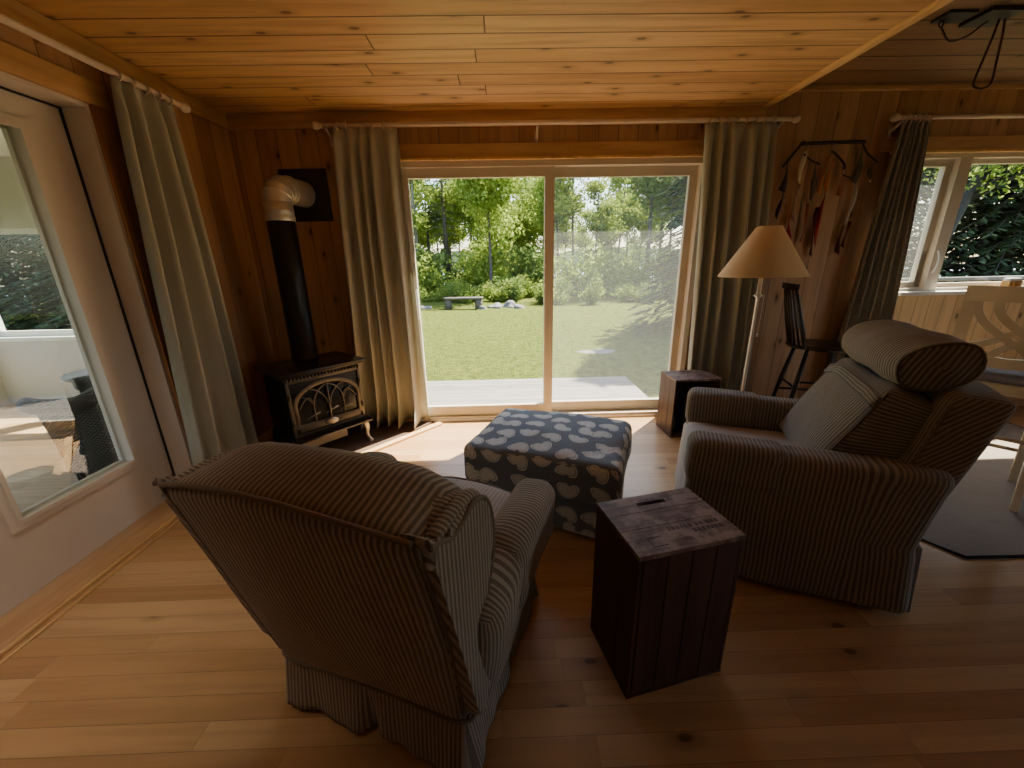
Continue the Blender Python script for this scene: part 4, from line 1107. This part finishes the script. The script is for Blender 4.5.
# ------------------------------------------------------------------ cream lattice stools
def lattice_stool():
    t = thing('lattice_back_stool', 'cream counter stool with interlaced lattice back, standing on the ribbed rug', 'stool', (2.92, 2.15, 0), radians(39))
    Cw = M['creamwood']; zs = .70
    # local: faces +x (away); back plane x=-.2; y from -.2 (right) to .2 (left)
    def bp(y, z):   # back plane, leaning and a little curved
        k = (z-zs)/.5; return Vector((-.20-.055*k+.02*(1-(y/.2)**2)*-1, y, z))
    def bar(name, pts, w, th, par=t):
        bm = bmesh.new(); n = len(pts); L, R = [], []
        for i, p in enumerate(pts):
            a = Vector(pts[max(0, i-1)]); b = Vector(pts[min(n-1, i+1)]); d = (b-a); d.x = 0; d.normalize(); s = Vector((0, -d.z, d.y))
            L.append(Vector(p)+s*w/2); R.append(Vector(p)-s*w/2)
        vf = [[bm.verts.new(q+Vector((dx, 0, 0))) for q in (L[i], R[i])] for dx in (-th/2, th/2) for i in range(n)]
        F, Bk = vf[:n], vf[n:]
        for i in range(n-1):
            bm.faces.new((F[i][0], F[i+1][0], F[i+1][1], F[i][1])); bm.faces.new((Bk[i][0], Bk[i][1], Bk[i+1][1], Bk[i+1][0]))
            bm.faces.new((F[i][0], Bk[i][0], Bk[i+1][0], F[i+1][0])); bm.faces.new((F[i][1], F[i+1][1], Bk[i+1][1], Bk[i][1]))
        bm.faces.new((F[0][0], F[0][1], Bk[0][1], Bk[0][0])); bm.faces.new((F[-1][0], Bk[-1][0], Bk[-1][1], F[-1][1]))
        return link(name, bm, Cw, par, 'auto')
    for s in (-1, 1):
        bar('back_post', [bp(s*.205, z) for z in (zs-.04, zs+.12, zs+.3, zs+.49)], .055, .032)
    bar('top_rail', [bp(y, zs+.495-.02*(y/.2)**2*0) for y in (-.232, -.15, -.07, 0, .07, .15, .232)], .08, .036)
    bar('lower_rail', [bp(y, zs+.145-.02*cos(y*7)) for y in (-.2, -.1, 0, .1, .2)], .055, .03)
    curves = [
        [(.175, .47), (.165, .40), (.12, .33), (.04, .26), (-.04, .20), (-.08, .15)],
        [(.10, .47), (.095, .42), (.06, .36), (-.02, .29), (-.10, .23), (-.175, .20)],
    ]
    for c in curves:
        for s in (1, -1):
            pts = smoothpath([(0, s*y, z) for y, z in c], 6); bar('lattice_strip', [bp(p.y, zs+p.z) for p in pts], .036, .016)
    bm = bmesh.new(); box(bm, -.21, .20, -.215, .215, zs-.055, zs+.005); bevel(bm, .008); link('seat_frame', bm, Cw, t, 'auto')
    soft('seat_cushion', (-.19, .20), (-.2, .2), (zs+.0, zs+.06), .028, M['greycush'], t, None, None, (6, 6, 2))
    def leg(sx, sy, z): k = 1-z/zs; return Vector((sx*(.175+.05*k)-(.015 if sx < 0 else 0), sy*(.185+.022*k), z))
    for sx in (-1, 1):
        for sy in (-1, 1):
            bm = bmesh.new(); a, b = leg(sx, sy, zs-.04), leg(sx, sy, .0); M4 = None
            vs = []
            for p, h_ in ((a, .021), (b, .017)):
                vs.append([bm.verts.new(p+Vector((dx*h_, dy*h_, 0))) for dx, dy in ((-1, -1), (1, -1), (1, 1), (-1, 1))])
            for i in range(4): bm.faces.new((vs[0][i], vs[0][(i+1) % 4], vs[1][(i+1) % 4], vs[1][i]))
            bm.faces.new(vs[0]); bm.faces.new(vs[1][::-1]); bevel(bm, .004, 1); link('leg', bm, Cw, t, 'auto')
    for (a, b) in (((-1, -1, .30), (1, -1, .30)), ((-1, 1, .30), (1, 1, .30)), ((-1, -1, .40), (-1, 1, .40)), ((1, -1, .22), (1, 1, .22))):
        bm = bmesh.new(); tube(bm, [leg(*a), leg(*b)], .012, 8); link('stretcher', bm, Cw, t)
    return t
lattice_stool()

# rug
bm = bmesh.new(); uvl = bm.loops.layers.uv.new('UVMap'); pts = [(2.20, 1.50), (4.3, 1.46), (4.3, 3.1), (2.02, 3.1), (2.02, 1.80)]
a = [bm.verts.new((x, y, .001)) for x, y in pts]; b = [bm.verts.new((x, y, .009)) for x, y in pts]
bm.faces.new(a); bm.faces.new(b[::-1])
for i in range(5): bm.faces.new((a[i], a[(i+1) % 5], b[(i+1) % 5], b[i]))
for f in bm.faces:
    for l in f.loops: l[uvl].uv = (l.vert.co.x+.15*l.vert.co.y, l.vert.co.y)
rg = link('area_rug', bm, M['rug'], None, False); tag(rg, 'beige ribbed area rug with cut corner under the cream stool', 'rug')
bm = bmesh.new(); tube(bm, [(x, y, .006) for x, y in pts], .008, 6, closed=True); link('rug_binding', bm, M['rugedge'], rg)

# ------------------------------------------------------------------ sill objects
t = thing('wooden_holder', 'small glass topped holder of honey wood slats on the right window sill', 'jar', (4.335, D-.062, WZ0))
bm = bmesh.new(); box(bm, -.055, .055, -.03, .03, 0, .006); box(bm, -.055, -.03, -.03, .03, .006, .075); box(bm, -.012, .012, -.03, .03, .006, .075); box(bm, .03, .055, -.03, .03, .006, .075); link('wood_slats', bm, M['jarwood'], t, False)
bm = bmesh.new(); box(bm, -.05, .05, -.026, .026, .06, .098); bevel(bm, .006); link('napkin_stack', bm, M['white_vinyl'], t)
bm = bmesh.new(); lathe(bm, [(.05, 0), (.062, .02), (.060, .06), (.045, .085), (.02, .095)], 24)
tag(link('brown_crock', bm, M['brownpot'], loc=(4.56, D-.062, WZ0)), 'rounded brown crock on the right window sill at the picture edge', 'crock')
bm = bmesh.new(); box(bm, -.13, .13, -.02, .02, 0, .03); bevel(bm, .008); tag(link('dark_wood_block', bm, M['crateside'], loc=(4.13, D-.05, WZ0)), 'low dark wooden block lying on the right window sill', 'block')

# ------------------------------------------------------------------ ribbon hanging
rh = thing('ribbon_hanging', 'driftwood wall hanging with dangling coloured ribbons right of the sliding door', 'wall hanging', (2.55, D, 2.15))
def RW(x, z, y=-.03): return Vector((x-2.55, y, z-2.15))
for pts, r in (([(2.21, 2.08), (2.33, 2.235), (2.34, 2.24)], .010), ([(2.32, 2.232), (2.56, 2.238), (2.82, 2.24)], .013), ([(2.36, 2.16), (2.42, 2.12), (2.50, 2.09)], .007), ([(2.57, 2.18), (2.62, 2.15), (2.69, 2.09), (2.70, 2.05)], .008), ([(2.80, 2.235), (2.86, 2.16), (2.96, 2.095)], .007), ([(2.70, 2.01), (2.78, 1.99)], .006)):
    bm = bmesh.new(); tube(bm, smoothpath([RW(x, z) for x, z in pts], 4), r, 8); link('branch', bm, M['drift'], rh)
rib = [('r_purple', 2.24, 2.10, 1.90, .040), ('black', 2.235, 1.89, 1.70, .02), ('r_cream', 2.365, 2.19, 1.96, .038), ('r_pink', 2.37, 1.95, 1.67, .026), ('r_red', 2.345, 1.74, 1.52, .03), ('r_brown', 2.475, 2.09, 1.83, .035), ('r_rust', 2.465, 1.81, 1.52, .024),
       ('r_orange', 2.545, 2.14, 1.88, .024), ('r_orange', 2.595, 2.14, 1.90, .024), ('r_red', 2.585, 1.86, 1.49, .032), ('r_dred', 2.555, 1.78, 1.41, .026), ('r_rust', 2.695, 2.07, 1.86, .036), ('r_brown', 2.81, 2.20, 1.95, .045), ('r_white', 2.82, 1.95, 1.64, .026), ('r_dred', 2.83, 1.67, 1.47, .03), ('r_dred', 2.79, 1.64, 1.42, .028), ('r_brown', 2.92, 2.09, 1.97, .024)]
for i, (m, x, z0, z1, w) in enumerate(rib):
    bm = bmesh.new(); rows = []; n = 10
    for j in range(n+1):
        k = j/n; z = z0+(z1-z0)*k; ww = w*(.35+.65*min(1, k*1.6)); sx = .010*sin(k*4+i); sl = .012*(1 if j == n else 0)
        tw = .012*sin(k*5+i*1.7)
        rows.append([bm.verts.new(RW(x+sx-ww/2, z+sl, -.028-tw)), bm.verts.new(RW(x+sx, z, -.036)), bm.verts.new(RW(x+sx+ww/2, z-sl, -.028+tw))])
    for a, b in zip(rows, rows[1:]):
        for q in (0, 1): bm.faces.new((a[q], a[q+1], b[q+1], b[q]))
    o = link('ribbon', bm, M[m], rh); sm = o.modifiers.new('t', 'SOLIDIFY'); sm.thickness = .003
for x, za, zb in ((2.24, 2.12, 2.09), (2.37, 2.235, 2.18), (2.48, 2.235, 2.08), (2.57, 2.235, 2.13), (2.345, 2.0, 1.7), (2.585, 1.95, 1.84), (2.70, 2.1, 2.06), (2.815, 2.24, 2.0), (2.92, 2.12, 2.08)):
    bm = bmesh.new(); tube(bm, [RW(x, za), RW(x, zb)], .0018, 5); link('string', bm, M['r_brown'], rh)

# ------------------------------------------------------------------ hanging cords, top right
hc = thing('hanging_cord', 'long loop of dark red cord hanging from the raised ceiling', 'cord', (2.6, 2.5, HH))
def HP(x, z, y=0): return (x-2.6, y, z-HH)
bm = bmesh.new(); tube(bm, smoothpath([HP(2.675, 2.605), HP(2.665, 2.52), HP(2.645, 2.40), HP(2.630, 2.31), HP(2.65, 2.282), HP(2.70, 2.280), HP(2.73, 2.31), HP(2.725, 2.40), HP(2.715, 2.52), HP(2.70, 2.605)], 6), .0055, 8); link('cord_loop', bm, M['cord'], hc)
bm = bmesh.new(); tube(bm, smoothpath([HP(2.66, 2.605, .02), HP(2.61, 2.575, .02), HP(2.55, 2.53, .02), HP(2.48, 2.505, .02), HP(2.44, 2.51, .02), HP(2.405, 2.545, .02), HP(2.385, 2.57, .02)], 6), .0045, 8); link('cord_swag', bm, M['cord'], hc)
bm = bmesh.new(); tube(bm, [HP(2.383+.012*cos(a), 2.580+.014*sin(a), .02) for a in [2*pi*k/14 for k in range(14)]], .0035, 6, closed=True); link('hook_ring', bm, M['black'], hc)
bm = bmesh.new(); box(bm, -.25, -.10, -.05, .05, -.014, -.0005); box(bm, -.06, .12, -.08, .08, -.02, -.0005); link('mounting_bracket', bm, M['black'], hc, False)

# ------------------------------------------------------------------ outdoors
ZL = -.27
def ground():
    bm = bmesh.new(); nx, ny = 80, 70; rows = []
    for j in range(ny+1):
        y = D+.15-12+(j/ny)**1.6*70; row = []
        for i in range(nx+1):
            x = -45+95*i/nx
            z = ZL+.05*sin(x*.3)*sin(y*.23)+ (0 if y < 22 else -(y-22)*.035)
            row.append(bm.verts.new((x, y, z-.03)))
        rows.append(row)
    for j in range(ny):
        for i in range(nx): bm.faces.new((rows[j][i], rows[j][i+1], rows[j+1][i+1], rows[j+1][i]))
    return link('ground_lawn', bm, M['lawn'])
struct(ground(), 'sunny green lawn')
struct(bxo('ground_lake', (-60, 80, 34, 140, -1.2, -.95), M['water'], bev=0), 'lake glimpsed between the trees')
bm = bmesh.new(); N_ = 60; lo, hi = [], []
for i in range(N_+1):
    x = -120+240*i/N_; lo.append(bm.verts.new((x, 138-.004*x*x*.2, -1))); hi.append(bm.verts.new((x, 142, 5+.8*sin(i*.5)+.4*sin(i*2.3))))
for i in range(N_): bm.faces.new((lo[i], lo[i+1], hi[i+1], hi[i]))
struct(link('hill_far_shore', bm, M['hill']), 'wooded far shore of the lake')
# deck outside the slider
struct(bxo('deck', (-2.0, 1.62, D+.15, 5.02, -.22, -.09), M['deck'], bev=.004), 'weathered grey deck outside the sliding door')
struct(bxo('roof_added_eave', (-2.3, 2.35, D+.15, D+.15+.33, 2.32, 2.42), M['fascia'], bev=0), 'shallow unseen eave added above the sliding door to shorten the sun patch')  # out of view, added over the slider only to cut the sun patch

def leafcloud(bm, centers, count, size, rnd, flat=.0, uv=False):
    for _ in range(count):
        c, R = rnd.choice(centers)
        while True:
            v = Vector((rnd.uniform(-1, 1), rnd.uniform(-1, 1), rnd.uniform(-1, 1)))
            if v.length < 1: break
        p = Vector(c)+Vector((v.x*R, v.y*R, v.z*R*.75))
        s = size*rnd.uniform(.6, 1.3); a = Vector((rnd.gauss(0, 1), rnd.gauss(0, 1), rnd.gauss(0, 1))).normalized(); b = a.orthogonal().normalized()
        ang = rnd.uniform(0, 6.28); b = (b*cos(ang)+a.cross(b)*sin(ang))
        vs = [bm.verts.new(p+a*s*.5), bm.verts.new(p+b*s*.28), bm.verts.new(p-a*s*.5), bm.verts.new(p-b*s*.28)]
        bm.faces.new(vs)
def broadleaf(name, label, seed, H, trunk_r, crown, nleaf, lsize, leafm, bark, lean=0, group=None, low=.3):
    rnd = random.Random(seed)
    t = thing(name, label, 'tree', group=group)
    bm = bmesh.new(); path = [Vector((lean*k*H+.1*sin(k*5+seed)*k, .08*cos(k*4+seed)*k, k*H)) for k in [i/8 for i in range(9)]]
    tube(bm, path, [trunk_r*(1-.85*i/8) for i in range(9)], 8); cen = []
    for i in range(14):
        k = rnd.uniform(low, .95); p = path[0].lerp(path[-1], k); p = Vector((lean*k*H, 0, k*H)); a = rnd.uniform(0, 6.28); L = crown*rnd.uniform(.5, 1)*(1.1-k*.6)
        e = p+Vector((cos(a)*L, sin(a)*L, L*rnd.uniform(.3, .9))); m_ = p.lerp(e, .5)+Vector((0, 0, -.05*L))
        tube(bm, [p, m_, e], [trunk_r*.38*(1-k*.5), trunk_r*.22, trunk_r*.06], 5)
        cen += [(e, crown*.38), (m_, crown*.3)]
        for q in range(2):
            e2 = m_+Vector((rnd.uniform(-1, 1), rnd.uniform(-1, 1), rnd.uniform(.1, .9)))*L*.55; tube(bm, [m_, e2], [trunk_r*.14, trunk_r*.03], 4); cen.append((e2, crown*.3))
    link('trunk', bm, bark, t)
    bm = bmesh.new(); leafcloud(bm, cen, nleaf, lsize, rnd); link('foliage', bm, leafm, t, False)
    return t
def conifer(name, label, seed, H, R, leafm, bark, rows=26, per=9, nl=16, size=.16, group=None, low=.06):
    rnd = random.Random(seed); t = thing(name, label, 'tree', group=group)
    bm = bmesh.new(); tube(bm, [(0, 0, 0), (.02, 0, H*.5), (0, 0, H)], [H*.022, H*.013, .01], 8); bl = bmesh.new()
    for r in range(rows):
        k = low+(1-low)*r/rows; z = k*H; L = R*(1-k)**.8*rnd.uniform(.85, 1.1)+.1
        for b in range(per):
            a = 2*pi*b/per+r*1.3+rnd.uniform(-.2, .2); d = Vector((cos(a), sin(a), 0)); LL = L*rnd.uniform(.75, 1.1)
            e = Vector((0, 0, z))+d*LL+Vector((0, 0, -.22*LL)); m_ = Vector((0, 0, z))+d*LL*.5+Vector((0, 0, -.02*LL))
            tube(bm, [(0, 0, z), m_, e], [.02, .012, .004], 4, cap=False)
            for q in range(nl):
                f = rnd.uniform(.15, 1.0); p = (Vector((0, 0, z)).lerp(m_, f*2) if f < .5 else m_.lerp(e, f*2-1))
                side = d.cross(Vector((0, 0, 1)))*rnd.choice((-1, 1)); v = (d*.6+side*rnd.uniform(.3, 1)+Vector((0, 0, rnd.uniform(-.5, .1)))).normalized()
                s = size*rnd.uniform(.7, 1.5)*(1+.6*(1-f)); w = v.cross(Vector((0, 0, 1)))
                w = (w.normalized() if w.length > .01 else Vector((1, 0, 0)))*s*.16
                bl.faces.new([bl.verts.new(p), bl.verts.new(p+v*s*.5+w), bl.verts.new(p+v*s), bl.verts.new(p+v*s*.5-w)])
    link('trunk', bm, bark, t); link('foliage', bl, leafm, t, False); return t
def place(o, x, y, s=1, rz=0, z=None):
    o.location = (x, y, (ZL-.06 if y < 22 else ZL-.06-(y-22)*.035) if z is None else z); o.scale = (s, s, s); o.rotation_euler = (0, 0, rz)
def shrub(seed, R, nleaf, lsize, leafm, label, group, name='shrub'):
    rnd = random.Random(seed); t = thing(name, label, 'shrub', group=group)
    bm = bmesh.new(); cen = []
    for i in range(9):
        a = rnd.uniform(0, 6.28); L = R*rnd.uniform(.2, .8); e = Vector((cos(a)*L, sin(a)*L, R*rnd.uniform(.4, 1.3))); tube(bm, [(0, 0, 0), e*.5, e], [.02, .012, .004], 4); cen.append((e, R*.5)); cen.append((e*.5, R*.4))
    link('stems', bm, M['bark'], t)
    bm = bmesh.new(); leafcloud(bm, cen, nleaf, lsize, rnd); link('foliage', bm, leafm, t, False); return t

GT = 'trees along the lake shore beyond the lawn'
# big spruce right of the lawn: drooping boughs, throws its shadow on the grass
sp = conifer('spruce_tree', 'large grey green spruce at the right edge of the lawn, boughs to the ground', 21, 8.5, 2.5, M['leafD'], M['bark'], 44, 15, 34, .24, low=.03)
place(sp, 5.35, 9.3)
a1 = broadleaf('birch_tree', 'forked young birch with pale new leaves at the left of the lawn view', 3, 9, .13, 2.3, 8200, .19, M['leafA'], M['barkpale'], low=.22); place(a1, -4.75, 23.5, 1, .5)
a2 = conifer('larch_tree', 'thin dark trunked larch with drooping bare branches right of the forked birch', 5, 9, 1.9, M['leafB'], M['bark'], 20, 7, 7, .15, low=.12); place(a2, -3.3, 24.5)
a3 = broadleaf('maple_tree', 'leafy bright yellow green maple left of the sliding door middle post', 8, 7.8, .09, 2.5, 12000, .19, M['leafA'], M['bark'], low=.12); place(a3, -.6, 20.5, 1, 1)
a4 = broadleaf('aspen_tree', 'slender leaning aspen with sparse leaves in front of the lake', 11, 10, .085, 1.8, 5500, .18, M['leafA'], M['bark'], .05, low=.35); place(a4, 3.4, 24.5, 1, 2)
a5 = broadleaf('oak_tree', 'tall dark trunked tree with open crown left of the spruce', 14, 10.5, .15, 2.6, 8000, .19, M['leafB'], M['bark'], low=.3); place(a5, 8.0, 22.5)
srcs = [a1, a3, a4, a5, a2]
rnd = random.Random(99)
spots = []
for i in range(64):
    ang = -42+i*1.4; dist = rnd.uniform(24, 34)
    spots.append((dist*sin(radians(ang))*1.05, dist*cos(radians(ang))*.98+1.5))
kind = ['leafy birch among the trees along the lake shore', 'leafy young maple among the trees along the lake shore', 'slender aspen among the trees along the lake shore', 'open crowned dark tree among the trees along the lake shore', 'thin larch among the trees along the lake shore']
for i, (x, y) in enumerate(spots):
    q = rnd.choice((0, 1, 1, 2, 3, 4))
    if 1.2 < x < 7.0 and y > 20: 
        q = rnd.choice((1, 2))
    o = dup(srcs[q], (x, y, ZL-.1-max(0, (y-22))*.035), rnd.uniform(0, 6), kind[q], (rnd.uniform(.75, 1.15),)*3); o['group'] = GT+', '+['birches', 'maples', 'aspens', 'open trees', 'larches'][q]
# undergrowth
sA = shrub(31, .8, 1500, .13, M['leafA'], 'bright green shrub in the thicket at the far edge of the lawn', 'bright shrubs at the far edge of the lawn'); place(sA, -5.9, 17.5)
sB = shrub(32, .75, 1300, .12, M['leafB'], 'dull green shrub in the thicket at the far edge of the lawn', 'dull shrubs at the far edge of the lawn'); place(sB, .4, 18)
for i in range(54):
    x = -9+i*.40+rnd.uniform(-.3, .3); y = 15.6+rnd.uniform(.0, 4.5)+abs(x-1)*.05
    if abs(x+1.5) < 1.7 and y < 17.6: y = 17.6+rnd.uniform(0, 2)
    s = sA if rnd.random() < .65 else sB
    dup(s, (x, y, ZL-.06), rnd.uniform(0, 6), s['label'], (rnd.uniform(.6, 1.15),)*2+(rnd.uniform(.5, 1.05),))
for i in range(46):
    x = -15+i*.78+rnd.uniform(-.3, .3); y = 20.5+rnd.uniform(0, 6.0)
    if 2.5 < x < 5.0 and i % 2: continue
    s = sA if rnd.random() < .6 else sB; k = rnd.uniform(1.5, 2.4)
    o = dup(s, (x, y, ZL-.06-max(0, y-22)*.035), rnd.uniform(0, 6), 'tall bushy thicket shrub under the lake shore trees', (k, k, k)); o['group'] = 'tall thicket shrubs under the trees'
# trees beyond right window and left
wA = broadleaf('leaning_tree', 'leaning dark trunk with bright leaves outside the right window', 41, 7.5, .13, 2.5, 9500, .12, M['leafA'], M['barkdark'], .30, low=.36); place(wA, 9.75, 9.5, 1, .0)
for i, (x, y, s_) in enumerate(((11.5, 12.5, 1.1), (14.5, 11.5, 1.2), (9.3, 13.5, 1.0), (17, 14, 1.3), (13, 16, 1.3), (17.5, 9.5, 1.1))):
    o = conifer('dense_evergreen', ['dark evergreen behind the leaning tree outside the right window'][0], 50+i, 6.5, 2.4, M['leafE'], M['bark'], 38, 14, 46, .17, 'evergreens outside the right window', .03) if i == 0 else dup(eg, (0, 0, 0), 0, eg['label'])
    if i == 0: eg = o
    place(o, x, y, s_, i*1.1)
rl = thing('deck_railing', 'pale wooden railing outside the right window', 'railing', (6.6, 5.6, ZL))
bxo('top_rail', (-1.2, 3.2, -.05, .05, 1.30, 1.35), M['stone'], rl)
for i in range(16):
    bm = bmesh.new(); x = -1.1+i*.28; box(bm, x-.02, x+.02, -.02, .02, -.02, 1.30); link('baluster', bm, M['stone'], rl, False)
# trees for the porch view (left)
for i, (x, y, s_, q) in enumerate(((-10.8, 10.6, .95, 0), (-9.0, 9.9, .85, 0), (-12.9, 10.9, 1.0, 0), (-7.4, 10.2, .85, 0), (-12.5, 14.5, 1.1, 1), (-7.2, 13.5, .9, 1), (-15, 9, 1.2, 0), (-16.5, 13, 1.2, 1), (-11, 16.5, 1.2, 0), (-13, 3, 1.1, 1), (-14, -2, 1.1, 1))):
    src = eg if q == 0 else a3
    o = dup(src, (0, 0, 0), 0, 'dark evergreen beyond the porch windows' if q == 0 else 'leafy tree beyond the porch windows'); o['group'] = 'evergreens beyond the porch' if q == 0 else 'leafy trees beyond the porch'
    place(o, x, y, s_, i*1.3)
# log bench and stones
bn = thing('log_bench', 'weathered plank bench at the far edge of the lawn', 'bench', (-1.52, 15.3, ZL-.06), radians(-4))
bm = bmesh.new(); box(bm, -.75, .75, -.17, .17, .40, .48); bevel(bm, .03); link('bench_seat', bm, M['oldwood'], bn)
for x in (-.58, .58):
    bm = bmesh.new(); lathe(bm, [(.15, 0), (.14, .2), (.15, .405)], 12); bmesh.ops.transform(bm, matrix=Matrix.Translation((x, 0, 0)), verts=bm.verts[:]); link('log_leg', bm, M['oldwood'], bn)
def rock(x, y, s, flat, label, z=0, seed=0, grp='stones at the far edge of the lawn'):
    bm = bmesh.new(); bmesh.ops.create_icosphere(bm, subdivisions=3, radius=1)
    for v in bm.verts:
        n = 1+.18*sin(v.co.x*4+seed)+.14*sin(v.co.y*5+seed*2)+.1*sin(v.co.z*7+seed); v.co = Vector((v.co.x*s*n, v.co.y*s*n, v.co.z*s*flat*n))
    return tag(link('field_stone', bm, M['stone'], loc=(x, y, ZL-.04+z)), label, 'stone', grp)
for i, (x, y, s) in enumerate(((-.3, 15.6, .28), (.25, 15.8, .33), (-.8, 15.2, .2), (.6, 15.3, .22), (-3.1, 15.6, .25), (-3.5, 15.9, .2))): rock(x, y, s, .6, 'pale field stone in the row beside the plank bench', seed=i)
rock(1.72, 7.25, .33, .10, 'flat pale stone lying in the lawn in the shade of the spruce', seed=9, grp=None) if False else None
bm = bmesh.new(); bmesh.ops.create_icosphere(bm, subdivisions=3, radius=1)
for v in bm.verts: v.co = Vector((v.co.x*.42*(1+.15*sin(v.co.y*5)), v.co.y*.22*(1+.2*sin(v.co.x*4)), v.co.z*.05))
tag(link('flat_stone', bm, M['stone'], loc=(1.80, 7.35, ZL-.03)), 'flat pale stone lying in the lawn in the shade of the spruce', 'stone')

# ------------------------------------------------------------------ light
w = bpy.data.worlds.new('World'); SC.world = w; w.use_nodes = True; nt = w.node_tree; nt.nodes.clear()
bg = nt.nodes.new('ShaderNodeBackground'); out = nt.nodes.new('ShaderNodeOutputWorld'); sky = nt.nodes.new('ShaderNodeTexSky')
sky.sky_type = 'NISHITA'; sky.sun_disc = False; sky.sun_elevation = radians(52); sky.sun_rotation = radians(43); sky.air_density = 1.2; sky.dust_density = 1.5
nt.links.new(sky.outputs[0], bg.inputs[0]); bg.inputs[1].default_value = .36; nt.links.new(bg.outputs[0], out.inputs[0])
sl = bpy.data.lights.new('sun', 'SUN'); sl.energy = 16.0; sl.angle = radians(.6); sl.color = (1, .89, .70)
so = bpy.data.objects.new('sun', sl); COL.objects.link(so)
el = radians(54); hd = Vector((-.68, -.73, 0)).normalized(); dv = hd*cos(el)+Vector((0, 0, -sin(el)))
so.rotation_euler = dv.to_track_quat('-Z', 'Y').to_euler(); so.location = (8, 8, 9)
def area(name, loc, tgt, sx, sy, e, col):
    l = bpy.data.lights.new(name, 'AREA'); l.shape = 'RECTANGLE'; l.size = sx; l.size_y = sy; l.energy = e; l.color = col
    o = bpy.data.objects.new(name, l); COL.objects.link(o); o.location = loc
    o.rotation_euler = (Vector(tgt)-Vector(loc)).to_track_quat('-Z', 'Y').to_euler(); return o
area('rear_fill_light', (.5, YB+.3, 1.4), (0, 3, 1.6), 5.0, 2.2, 1.0, (1, .93, .84))  # added fill behind the viewer


area('added_left_fill', (-1.25, .35, HC-.03), (-2.1, 1.0, 0), .6, .6, 2.6, (1, .90, .76)).data.spread = radians(75)  # added fill to brighten the left floor and door, no fixture there

# ------------------------------------------------------------------ camera
f, p, yw, r, h = 391.4, .3027, .018, -.02, 1.409
fw = Vector((sin(yw)*cos(p), cos(yw)*cos(p), -sin(p))); rt = Vector((cos(yw), -sin(yw), 0)); up = rt.cross(fw)
r0 = rt*cos(r)+up*sin(r); u0 = -rt*sin(r)+up*cos(r)
cd = bpy.data.cameras.new('camera'); cd.sensor_width = 36; cd.sensor_fit = 'HORIZONTAL'; cd.lens = f/1024*36; cd.clip_start = .05; cd.clip_end = 500
co = bpy.data.objects.new('camera', cd); COL.objects.link(co)
co.matrix_world = Matrix(((r0.x, u0.x, -fw.x, 0), (r0.y, u0.y, -fw.y, 0), (r0.z, u0.z, -fw.z, h), (0, 0, 0, 1)))
SC.camera = co
SC.view_settings.view_transform = 'AgX'
try: SC.view_settings.look = 'AgX - Base Contrast'
except Exception: pass
SC.view_settings.exposure = 1.3
SC.cycles.max_bounces = 10; SC.cycles.diffuse_bounces = 6; SC.cycles.transparent_max_bounces = 16
SC.cycles.use_denoising = True
SC.cycles.sample_clamp_indirect = 8
